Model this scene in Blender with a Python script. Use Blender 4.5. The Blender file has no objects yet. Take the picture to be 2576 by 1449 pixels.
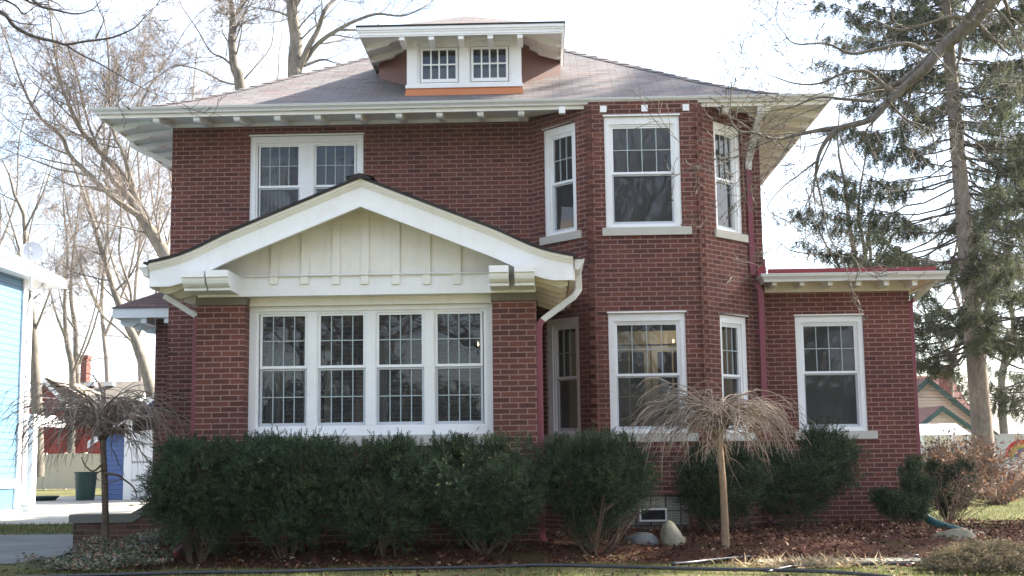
import bpy, math, random
import numpy as np
from math import sin, cos, pi, radians, sqrt
from mathutils import Vector, Matrix

# ------------------------------------------------------------------ camera model
H = 1.25
FPX, PIT, ROL, YAW = 3130.0, 0.13037, -0.01277, -0.02526
def _axes():
    fw = np.array([sin(YAW)*cos(PIT), cos(YAW)*cos(PIT), sin(PIT)])
    rt = np.array([cos(YAW), -sin(YAW), 0.0]); up = np.cross(rt, fw)
    c, s = cos(ROL), sin(ROL)
    return rt*c + up*s, up*c - rt*s, fw
CA, CB, CC = _axes()
def _ray(px, py): return CA*(px-1288)/FPX + CB*(724.5-py)/FPX + CC
def at(px, py, Y):                       # world point on the vertical plane y = Y
    r = _ray(px, py); r = r*(Y/r[1]); return (float(r[0]), float(Y), float(r[2]+H))
def atz(px, py, z=0.0):                  # world point at height z
    r = _ray(px, py); r = r*((z-H)/r[2]); return (float(r[0]), float(r[1]), float(z))
def atn(px, py, P, n):                   # world point on a plane
    r = _ray(px, py); P = np.array(P, float)-np.array([0, 0, H]); n = np.array(n, float)
    r = r*(P@n)/(r@n); return (float(r[0]), float(r[1]), float(r[2]+H))
def rect(x0, y0, x1, y1, Y):
    xm, ym = (x0+x1)/2, (y0+y1)/2
    return at(x0, ym, Y)[0], at(x1, ym, Y)[0], at(xm, y1, Y)[2], at(xm, y0, Y)[2]

sc = bpy.context.scene
col = sc.collection
w = bpy.data.worlds.new("World"); sc.world = w; w.use_nodes = True
SUN_EL, SUN_AZ = radians(34), radians(27)        # azimuth measured from +X towards +Y
nt = w.node_tree; bg = nt.nodes['Background']
sky = nt.nodes.new('ShaderNodeTexSky'); sky.sky_type = 'NISHITA'; sky.sun_disc = False
sky.sun_elevation = SUN_EL; sky.sun_rotation = radians(90) - SUN_AZ
sky.air_density = 1.0; sky.dust_density = 1.6; sky.ozone_density = 1.0; sky.altitude = 200
tcw = nt.nodes.new('ShaderNodeTexCoord'); mpw = nt.nodes.new('ShaderNodeMapping'); mpw.inputs['Scale'].default_value = (1.6, 1.6, 4.0)
nzw = nt.nodes.new('ShaderNodeTexNoise'); nzw.inputs['Scale'].default_value = 1.7; nzw.inputs['Detail'].default_value = 7; nzw.inputs['Roughness'].default_value = .55
nt.links.new(tcw.outputs['Generated'], mpw.inputs[0]); nt.links.new(mpw.outputs[0], nzw.inputs['Vector'])
crw = nt.nodes.new('ShaderNodeValToRGB'); crw.color_ramp.elements[0].position = .40; crw.color_ramp.elements[0].color = (.08, .08, .08, 1); crw.color_ramp.elements[1].position = .60; crw.color_ramp.elements[1].color = (.85, .85, .85, 1)
nt.links.new(nzw.outputs['Fac'], crw.inputs[0])
mxw = nt.nodes.new('ShaderNodeMix'); mxw.data_type = 'RGBA'; nt.links.new(crw.outputs[0], mxw.inputs[0]); nt.links.new(sky.outputs[0], mxw.inputs[6]); mxw.inputs[7].default_value = (3.55, 3.75, 4.2, 1)
nt.links.new(mxw.outputs[2], bg.inputs[0]); bg.inputs[1].default_value = 0.105
sd = bpy.data.lights.new('sun', 'SUN'); sd.energy = 5.0; sd.angle = radians(0.5); sd.color = (1.0, 0.94, 0.84)
so = bpy.data.objects.new('sun', sd); col.objects.link(so)
sv = Vector((cos(SUN_EL)*cos(SUN_AZ), cos(SUN_EL)*sin(SUN_AZ), sin(SUN_EL)))
so.rotation_euler = sv.to_track_quat('Z', 'Y').to_euler()
so.location = sv*60
cd = bpy.data.cameras.new('camera'); cam = bpy.data.objects.new('camera', cd); col.objects.link(cam)
cd.sensor_width = 36; cd.lens = FPX/2576*36; cd.clip_end = 3000; cd.clip_start = 0.1
mw = Matrix.Identity(4)
for i in range(3):
    mw[i][0], mw[i][1], mw[i][2] = CA[i], CB[i], -CC[i]
mw[2][3] = H
cam.matrix_world = mw; sc.camera = cam
sc.view_settings.view_transform = 'Standard'; sc.view_settings.look = 'None'
sc.view_settings.gamma = 1; sc.view_settings.exposure = 2.28
try:
    sc.cycles.use_denoising = True
    sc.cycles.transparent_max_bounces = 12
    sc.cycles.max_bounces = 8
except Exception: pass

# ------------------------------------------------------------------ materials
MATS = {}
def N(t, typ, **kw):
    n = t.nodes.new(typ)
    for k, v in kw.items():
        if k in n.inputs: n.inputs[k].default_value = v
        else: setattr(n, k, v)
    return n
def base(name, rough=0.6, colr=(.5, .5, .5), spec=.4):
    m = bpy.data.materials.new(name); m.use_nodes = True; t = m.node_tree
    p = t.nodes['Principled BSDF']; p.inputs['Roughness'].default_value = rough
    p.inputs['Base Color'].default_value = (*colr, 1)
    if 'Specular IOR Level' in p.inputs: p.inputs['Specular IOR Level'].default_value = spec
    MATS[name] = m
    return m, t, p
def ramp(t, fac, stops):
    r = t.nodes.new('ShaderNodeValToRGB'); cr = r.color_ramp
    while len(cr.elements) < len(stops): cr.elements.new(0.5)
    for e, (pos, c) in zip(cr.elements, stops): e.position = pos; e.color = (*c, 1)
    t.links.new(fac, r.inputs[0]); return r.outputs[0]
def mixc(t, fac, a, b, mode='MIX'):
    n = t.nodes.new('ShaderNodeMix'); n.data_type = 'RGBA'; n.blend_type = mode
    for s, v in ((0, fac), (6, a), (7, b)):
        if isinstance(v, (int, float)): n.inputs[s].default_value = v
        elif isinstance(v, tuple): n.inputs[s].default_value = (*v, 1)
        else: t.links.new(v, n.inputs[s])
    return n.outputs[2]
def noise(t, scale, detail=4, rough=.6, vec=None, scl=None):
    n = N(t, 'ShaderNodeTexNoise'); n.inputs['Scale'].default_value = scale
    n.inputs['Detail'].default_value = detail; n.inputs['Roughness'].default_value = rough
    if vec is None:
        g = N(t, 'ShaderNodeNewGeometry'); vec = g.outputs['Position']
    if scl:
        mp = N(t, 'ShaderNodeMapping'); mp.inputs['Scale'].default_value = scl
        t.links.new(vec, mp.inputs[0]); vec = mp.outputs[0]
    t.links.new(vec, n.inputs['Vector']); return n.outputs['Fac']
def bump(t, p, h, strength=.4, dist=.01):
    b = N(t, 'ShaderNodeBump'); b.inputs['Strength'].default_value = strength; b.inputs['Distance'].default_value = dist
    t.links.new(h, b.inputs['Height']); t.links.new(b.outputs[0], p.inputs['Normal'])
def uvnode(t): return N(t, 'ShaderNodeTexCoord').outputs['UV']
def math2(t, op, a, b=0.0):
    n = t.nodes.new('ShaderNodeMath'); n.operation = op
    for i, v in enumerate((a, b)):
        if isinstance(v, (int, float)): n.inputs[i].default_value = v
        else: t.links.new(v, n.inputs[i])
    return n.outputs[0]

def brick_mat(name, c1, c2, mort, bw=.2127, rh=.0677, ms=.0105, dirt=.5, soot=(.05, .03, .025)):
    m, t, p = base(name, .85, spec=.2)
    uv = uvnode(t)
    nz = noise(t, 14, 2, .5); 
    vm = N(t, 'ShaderNodeVectorMath', operation='SCALE'); 
    nz3 = N(t, 'ShaderNodeTexNoise'); nz3.inputs['Scale'].default_value = 9; t.links.new(uv, nz3.inputs['Vector'])
    sub = N(t, 'ShaderNodeVectorMath', operation='SUBTRACT'); t.links.new(nz3.outputs['Color'], sub.inputs[0]); sub.inputs[1].default_value = (.5, .5, .5)
    t.links.new(sub.outputs[0], vm.inputs[0]); vm.inputs['Scale'].default_value = .006
    ad = N(t, 'ShaderNodeVectorMath', operation='ADD'); t.links.new(uv, ad.inputs[0]); t.links.new(vm.outputs[0], ad.inputs[1])
    b = N(t, 'ShaderNodeTexBrick'); b.offset = .5; b.squash = 1
    b.inputs['Scale'].default_value = 1; b.inputs['Brick Width'].default_value = bw; b.inputs['Row Height'].default_value = rh
    b.inputs['Mortar Size'].default_value = ms/2; b.inputs['Mortar Smooth'].default_value = .15; b.inputs['Bias'].default_value = 0
    b.inputs['Color1'].default_value = (*c1, 1); b.inputs['Color2'].default_value = (*c2, 1); b.inputs['Mortar'].default_value = (*mort, 1)
    t.links.new(ad.outputs[0], b.inputs['Vector'])
    # wire-cut streaks and mottling on each brick
    st = noise(t, 1, 3, .7, vec=uv, scl=(230, 26, 1))
    big = noise(t, .9, 5, .65)
    fine = noise(t, 60, 2, .5)
    c = mixc(t, .55, b.outputs['Color'], ramp(t, st, [(.3, (.45, .45, .47)), (.7, (1.25, 1.2, 1.2))]), 'MULTIPLY')
    c = mixc(t, .45, c, ramp(t, fine, [(.3, (.7, .7, .7)), (.7, (1.2, 1.2, 1.2))]), 'MULTIPLY')
    c = mixc(t, .8, c, ramp(t, big, [(.3, (.74, .74, .76)), (.68, (1.15, 1.12, 1.1))]), 'MULTIPLY')
    # rows and patches of weathering on the mortar
    t.links.new(c, p.inputs['Base Color'])
    h = math2(t, 'SUBTRACT', 1.0, b.outputs['Fac'])
    h = math2(t, 'ADD', h, math2(t, 'MULTIPLY', st, .25))
    bump(t, p, h, .55, .008)
    return m
brick_mat('brick', (.176, .063, .045), (.093, .038, .030), (.31, .195, .165), ms=.014)
brick_mat('brick_wing', (.176, .060, .045), (.112, .041, .034), (.35, .21, .17), ms=.014)
brick_mat('brick_old', (.17, .085, .060), (.095, .052, .040), (.20, .145, .115), ms=.016)
brick_mat('brick_far', (.22, .07, .05), (.15, .05, .04), (.33, .2, .17))

def paint(name, c, rough=.45, dirt=.5, dcol=(.42, .34, .22), spec=.35):
    m, t, p = base(name, rough, c, spec)
    n1 = noise(t, 2.2, 6, .7); n2 = noise(t, 1, 4, .65, scl=(9, 9, 1.2)); sp = noise(t, 45, 2, .5)
    k = mixc(t, math2(t, 'MULTIPLY', ramp(t, n1, [(.48, (0, 0, 0)), (.75, (1, 1, 1))]), dirt*.35), c, dcol)
    k = mixc(t, math2(t, 'MULTIPLY', ramp(t, n2, [(.52, (0, 0, 0)), (.8, (1, 1, 1))]), dirt*.3), k, dcol)
    k = mixc(t, math2(t, 'MULTIPLY', ramp(t, sp, [(.70, (0, 0, 0)), (.76, (1, 1, 1))]), dirt*.6), k, (.22, .14, .07))
    t.links.new(k, p.inputs['Base Color']); bump(t, p, n1, .06, .01)
    return m
paint('white_paint', (.81, .80, .785)); paint('cream_paint', (.80, .762, .70), dirt=.6)
paint('white_vinyl', (.82, .82, .82), .35, .2); paint('gutter', (.62, .605, .575), .35, .3, spec=.5)
paint('sash_grey', (.50, .52, .54), .4, .1); paint('muntin', (.36, .41, .41), .4, .05)
paint('maroon', (.20, .048, .065), .4, .25, (.08, .03, .03)); paint('limestone', (.50, .47, .41), .8, .7, (.25, .22, .17), .2)
paint('copper_flash', (.52, .19, .075), .42, .5, (.2, .07, .04)); paint('copper_dull', (.14, .055, .036), .5, .4, (.1, .04, .03))
paint('cap_stone', (.16, .14, .105), .85, .9, (.11, .085, .055), .2); paint('concrete_cap', (.20, .19, .16), .9, .9, (.10, .11, .07), .2)
paint('red_flash', (.24, .035, .04), .4, .3, (.1, .02, .02))
paint('blue_siding', (.15, .34, .52), .5, .05); paint('blue_block', (.07, .19, .34), .7, .1); paint('garage_blue', (.10, .17, .42), .5, .1)
paint('red_siding', (.42, .05, .035), .6, .15, (.25, .04, .03)); paint('cream_siding', (.55, .47, .38), .6, .1)
paint('teal_trim', (.016, .055, .048), .5, .1); paint('fence_pale', (.50, .46, .36), .7, .5)
paint('rain_red', (.60, .04, .03), .6, .1); paint('rain_yellow', (.68, .48, .06), .6, .1); paint('rain_orange', (.62, .20, .04), .6, .1)
paint('rain_green', (.16, .34, .16), .6, .1); paint('rain_blue', (.06, .08, .30), .6, .1)
paint('can_green', (.012, .042, .036), .45, .2, (.02, .03, .03)); paint('yellow_guard', (.70, .50, .06), .5, .1)
paint('hose_black', (.018, .020, .026), .38, .4, (.05, .045, .04), .5); paint('drain_green', (.016, .075, .075), .42, .4, (.08, .07, .06), .4)
paint('dish_white', (.8, .8, .8), .4, .2); paint('metal_dark', (.05, .05, .055), .5, .1); paint('tin', (.62, .62, .62), .4, .3)
paint('wire_pale', (.45, .43, .4), .5, 0); paint('wire_dark', (.05, .05, .05), .5, 0)
paint('plaster', (.42, .38, .31), .8, .1); paint('drape', (.34, .33, .31), .9, .1); paint('wood_floor', (.16, .08, .04), .4, .1); paint('door_cream', (.66, .58, .40), .5, .1)
paint('void', (.02, .02, .022), .9, 0)

def shingles(name, cols, bw=.31, rh=.125, dark=(.05, .045, .05)):
    m, t, p = base(name, .9, spec=.15); uv = uvnode(t)
    b = N(t, 'ShaderNodeTexBrick'); b.offset = .37
    b.inputs['Scale'].default_value = 1; b.inputs['Brick Width'].default_value = bw; b.inputs['Row Height'].default_value = rh
    b.inputs['Mortar Size'].default_value = .005; b.inputs['Mortar Smooth'].default_value = .3
    b.inputs['Color1'].default_value = (0, 0, 0, 1); b.inputs['Color2'].default_value = (1, 1, 1, 1); b.inputs['Mortar'].default_value = (.5, .5, .5, 1)
    t.links.new(uv, b.inputs['Vector'])
    c = ramp(t, b.outputs['Color'], [(0, cols[0]), (.35, cols[1]), (.7, cols[2]), (1, cols[3])])
    # soft tonal bands running along the courses, as blended architectural shingles have
    bands = noise(t, 1, 4, .6, vec=uv, scl=(2.0, 13, 1))
    c = mixc(t, .7, c, ramp(t, bands, [(.3, (.72, .72, .78)), (.55, (1, 1, 1)), (.75, (1.22, 1.12, 1.1))]), 'MULTIPLY')
    g = noise(t, 220, 2, .6); c = mixc(t, .5, c, ramp(t, g, [(.3, (.6, .6, .6)), (.7, (1.35, 1.35, 1.35))]), 'MULTIPLY')
    c = mixc(t, math2(t, 'MULTIPLY', b.outputs['Fac'], .85), c, dark)
    t.links.new(c, p.inputs['Base Color'])
    sepv = N(t, 'ShaderNodeSeparateXYZ'); t.links.new(uv, sepv.inputs[0])
    saw = math2(t, 'FRACT', math2(t, 'DIVIDE', sepv.outputs[1], rh))
    h = math2(t, 'SUBTRACT', math2(t, 'ADD', math2(t, 'MULTIPLY', saw, -.6), math2(t, 'MULTIPLY', g, .3)), b.outputs['Fac'])
    bump(t, p, h, .5, .012)
    return m
shingles('shingle', [(.172, .142, .136), (.225, .203, .192), (.18, .169, .166), (.225, .172, .155)])
shingles('shingle_brown', [(.15, .10, .09), (.19, .13, .12), (.13, .095, .09), (.2, .14, .12)], dark=(.03, .025, .025))
shingles('shingle_grey', [(.17, .15, .13), (.2, .18, .15), (.14, .13, .12), (.2, .17, .14)], .5, .2)
shingles('shingle_tan', [(.42, .34, .25), (.45, .38, .28), (.38, .32, .25), (.42, .35, .27)], .5, .2)
shingles('shingle_red', [(.20, .09, .07), (.23, .11, .09), (.17, .085, .07), (.2, .1, .08)], .5, .2)
shingles('shingle_edge', [(.03, .028, .03), (.04, .036, .036), (.05, .045, .045), (.03, .03, .03)])

def glass(name, tint=(.75, .78, .78), refl=.1):
    m = bpy.data.materials.new(name); m.use_nodes = True; t = m.node_tree; t.nodes.clear()
    o = N(t, 'ShaderNodeOutputMaterial'); tr = N(t, 'ShaderNodeBsdfTransparent'); gl = N(t, 'ShaderNodeBsdfGlossy')
    tr.inputs[0].default_value = (*tint, 1); gl.inputs['Roughness'].default_value = .012; gl.inputs[0].default_value = (.93, .95, 1, 1)
    fr = N(t, 'ShaderNodeFresnel'); fr.inputs[0].default_value = 1.5
    f = math2(t, 'ADD', fr.outputs[0], refl); mx = N(t, 'ShaderNodeMixShader')
    t.links.new(f, mx.inputs[0]); t.links.new(tr.outputs[0], mx.inputs[1]); t.links.new(gl.outputs[0], mx.inputs[2])
    nz = noise(t, 3.2, 1, .4); b = N(t, 'ShaderNodeBump'); b.inputs['Strength'].default_value = .05; b.inputs['Distance'].default_value = .02
    t.links.new(nz, b.inputs['Height']); t.links.new(b.outputs[0], gl.inputs['Normal'])
    df = N(t, 'ShaderNodeBsdfDiffuse'); df.inputs[0].default_value = (.125, .13, .135, 1); m2 = N(t, 'ShaderNodeMixShader'); m2.inputs[0].default_value = .21; t.links.new(mx.outputs[0], m2.inputs[1]); t.links.new(df.outputs[0], m2.inputs[2]); t.links.new(m2.outputs[0], o.inputs[0]); MATS[name] = m
glass('glass', refl=.012); glass('glass_dim', (.55, .56, .56), .03)
def emit(name, c, s):
    m, t, p = base(name, .5, c); p.inputs['Emission Color'].default_value = (*c, 1); p.inputs['Emission Strength'].default_value = s
emit('bulb', (1, .70, .35), 2.2)
def glassblock():
    m, t, p = base('glass_block', .12, spec=.6); uv = uvnode(t)
    b = N(t, 'ShaderNodeTexBrick'); b.offset = 0; b.inputs['Scale'].default_value = 1; b.inputs['Brick Width'].default_value = .205; b.inputs['Row Height'].default_value = .205
    b.inputs['Mortar Size'].default_value = .012; b.inputs['Color1'].default_value = (.12, .125, .12, 1); b.inputs['Color2'].default_value = (.19, .19, .17, 1); b.inputs['Mortar'].default_value = (.07, .07, .07, 1)
    t.links.new(uv, b.inputs['Vector'])
    mp = N(t, 'ShaderNodeMapping'); mp.inputs['Rotation'].default_value = (0, 0, pi/4); mp.inputs['Scale'].default_value = (38, 38, 38); t.links.new(uv, mp.inputs[0])
    ck = N(t, 'ShaderNodeTexChecker'); ck.inputs['Scale'].default_value = 1; t.links.new(mp.outputs[0], ck.inputs['Vector'])
    k = math2(t, 'MULTIPLY', ck.outputs['Fac'], math2(t, 'SUBTRACT', 1.0, b.outputs['Fac']))
    c = mixc(t, math2(t, 'MULTIPLY', k, .6), b.outputs['Color'], (.34, .33, .28))
    t.links.new(c, p.inputs['Base Color']); bump(t, p, math2(t, 'ADD', k, b.outputs['Fac']), .5, .01)
glassblock()
def siding(name, src, c, pitch):
    m, t, p = base(name, .5, c, .3); uv = uvnode(t); s = N(t, 'ShaderNodeSeparateXYZ'); t.links.new(uv, s.inputs[0])
    f = math2(t, 'FRACT', math2(t, 'DIVIDE', s.outputs[1], pitch))
    g = math2(t, 'LESS_THAN', f, .12)
    cc = mixc(t, math2(t, 'MULTIPLY', g, .75), c, tuple(x*.28 for x in c)); t.links.new(cc, p.inputs['Base Color'])
    bump(t, p, math2(t, 'SUBTRACT', 1.0, f), .5, .02)
siding('lap_blue', None, (.10, .215, .335), .15); siding('lap_red', None, (.34, .052, .042), .18); siding('lap_cream', None, (.56, .46, .37), .16)
siding('lap_garage', None, (.085, .135, .30), .14); siding('door_panel', None, (.75, .75, .75), .52); siding('corrugated', None, (.62, .62, .62), .16)

def bark(name, a, b, s=18, rough=.9):
    m, t, p = base(name, rough, spec=.15)
    n = noise(t, s, 5, .7, scl=(1, 1, .35)); n2 = noise(t, 1.2, 3, .5)
    c = ramp(t, n, [(.3, a), (.7, b)]); c = mixc(t, .6, c, ramp(t, n2, [(.35, (.7, .7, .7)), (.65, (1.25, 1.22, 1.15))]), 'MULTIPLY')
    t.links.new(c, p.inputs['Base Color']); bump(t, p, n, .7, .02)
bark('bark_grey', (.10, .088, .074), (.23, .205, .175)); bark('bark_pale', (.11, .097, .08), (.26, .235, .20), 10)
bark('bark_dark', (.055, .046, .042), (.15, .13, .115)); bark('bark_limb', (.085, .075, .065), (.21, .185, .16))
bark('bark_spruce', (.16, .125, .105), (.33, .28, .24), 14)
bark('twig_mauve', (.17, .13, .11), (.36, .285, .235), 40); bark('bark_far', (.19, .165, .15), (.34, .30, .27)); bark('twig_far', (.18, .15, .135), (.30, .255, .235), 30); bark('bark_straw', (.20, .135, .085), (.34, .245, .165), 30); bark('bark_brown', (.10, .07, .05), (.22, .16, .115), 30)
bark('twig_red', (.17, .142, .126), (.31, .265, .238), 30); bark('twig_straw', (.20, .155, .12), (.36, .29, .235), 40); bark('twig_brown', (.14, .10, .075), (.30, .235, .185), 40)
bark('bush_stem', (.085, .058, .04), (.17, .12, .085), 30)

def foliage(name, stops, rough=.55, trans=.15, spec=.3, var=5.0):
    m, t, p = base(name, rough, spec=spec); g = N(t, 'ShaderNodeNewGeometry')
    r = ramp(t, g.outputs['Random Per Island'], stops)
    n = noise(t, var, 3, .6); r = mixc(t, .9, r, ramp(t, n, [(.34, (.50, .54, .56)), (.5, (.95, .95, .95)), (.68, (1.5, 1.45, 1.2))]), 'MULTIPLY')
    t.links.new(r, p.inputs['Base Color'])
    if trans:
        tl = N(t, 'ShaderNodeBsdfTranslucent'); t.links.new(r, tl.inputs[0]); mx = N(t, 'ShaderNodeMixShader'); mx.inputs[0].default_value = trans
        o = t.nodes['Material Output']; t.links.new(p.outputs[0], mx.inputs[1]); t.links.new(tl.outputs[0], mx.inputs[2]); t.links.new(mx.outputs[0], o.inputs[0])
foliage('yew', [(0, (.015, .028, .016)), (.4, (.030, .052, .028)), (.75, (.054, .083, .043)), (.92, (.10, .135, .068)), (1, (.09, .115, .05))], rough=.75, trans=.1, spec=.12)
foliage('spruce_needles', [(0, (.058, .070, .046)), (.5, (.088, .102, .064)), (.85, (.12, .128, .078)), (1, (.15, .145, .085))], rough=.7, trans=.42, spec=.15)
foliage('dead_leaves', [(0, (.025, .010, .007)), (.35, (.058, .020, .013)), (.64, (.105, .038, .022)), (.84, (.18, .074, .038)), (.95, (.30, .17, .10)), (1, (.44, .33, .25))], .75, .1, .15)
foliage('brown_leaves', [(0, (.09, .040, .024)), (.4, (.16, .075, .045)), (.75, (.24, .125, .075)), (1, (.33, .21, .13))], .7, .3, .15)
foliage('groundcover', [(0, (.022, .036, .018)), (.4, (.055, .075, .036)), (.62, (.13, .13, .085)), (.82, (.30, .26, .21)), (.9, (.20, .08, .05)), (1, (.30, .14, .09))], .6, .15)
foliage('grass_blade', [(0, (.06, .085, .022)), (.4, (.11, .14, .035)), (.7, (.18, .19, .06)), (.9, (.30, .26, .13)), (1, (.36, .28, .17))], .7, .3, .15)
foliage('juniper', [(0, (.06, .065, .035)), (.35, (.12, .10, .06)), (.7, (.20, .155, .10)), (1, (.30, .24, .17))], .8, .2, .1)
foliage('straw', [(0, (.28, .2, .12)), (1, (.5, .4, .27))], .8, .2, .1)
foliage('buds', [(0, (.07, .035, .028)), (.7, (.13, .06, .04)), (1, (.30, .14, .08))], .6, .2)

def lawn():
    m, t, p = base('lawn', .95, spec=.1)
    a = noise(t, .35, 5, .6); b = noise(t, 7, 5, .7); c3 = noise(t, 90, 3, .7)
    k = ramp(t, a, [(.32, (.095, .100, .042)), (.52, (.135, .132, .06)), (.7, (.19, .165, .10))])
    k = mixc(t, .9, k, ramp(t, b, [(.3, (.55, .55, .5)), (.5, (1, 1, 1)), (.72, (1.4, 1.25, 1.0))]), 'MULTIPLY')
    k = mixc(t, .8, k, ramp(t, c3, [(.25, (.4, .4, .4)), (.75, (1.6, 1.6, 1.5))]), 'MULTIPLY')
    t.links.new(k, p.inputs['Base Color']); bump(t, p, c3, .8, .03)
lawn()
def mulch():
    m, t, p = base('mulch', .95, spec=.1)
    a = noise(t, 1.1, 5, .6); b = noise(t, 26, 5, .75); v = N(t, 'ShaderNodeTexVoronoi'); v.inputs['Scale'].default_value = 22
    g = N(t, 'ShaderNodeNewGeometry'); t.links.new(g.outputs['Position'], v.inputs['Vector'])
    k = ramp(t, b, [(.28, (.035, .015, .011)), (.5, (.095, .040, .028)), (.68, (.18, .085, .055)), (.85, (.36, .24, .17))])
    k = mixc(t, .5, k, (.45, .40, .38), 'MULTIPLY')
    k = mixc(t, math2(t, 'MULTIPLY', ramp(t, a, [(.5, (0, 0, 0)), (.66, (1, 1, 1))]), .4), k, (.075, .085, .022))
    t.links.new(k, p.inputs['Base Color']); bump(t, p, b, 1, .05)
mulch()
def conc(name, c, s=1.0):
    m, t, p = base(name, .9, spec=.15)
    a = noise(t, .8*s, 6, .7); b = noise(t, 40*s, 3, .6); v = N(t, 'ShaderNodeTexVoronoi'); 
    k = mixc(t, .8, c, ramp(t, a, [(.3, (.6, .6, .58)), (.7, (1.2, 1.2, 1.2))]), 'MULTIPLY')
    k = mixc(t, .5, k, ramp(t, b, [(.3, (.7, .7, .7)), (.7, (1.2, 1.2, 1.2))]), 'MULTIPLY')
    t.links.new(k, p.inputs['Base Color']); bump(t, p, b, .3, .01)
conc('concrete', (.42, .39, .34)); conc('path_grey', (.19, .19, .19)); conc('flagstone', (.19, .19, .16), 2)
def rockm(name, a, b, moss=None):
    m, t, p = base(name, .9, spec=.2)
    n = noise(t, 9, 7, .75); n2 = noise(t, 3, 4, .6); k = ramp(t, n, [(.3, a), (.7, b)])
    if moss: k = mixc(t, math2(t, 'MULTIPLY', ramp(t, n2, [(.45, (0, 0, 0)), (.62, (1, 1, 1))]), .6), k, moss)
    t.links.new(k, p.inputs['Base Color']); bump(t, p, n, .7, .03)
rockm('rock_grey', (.10, .105, .11), (.20, .205, .21)); rockm('rock_tan', (.20, .18, .13), (.38, .35, .27), (.26, .26, .14)); rockm('rock_big', (.075, .07, .055), (.17, .155, .12), (.10, .11, .055))

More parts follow.
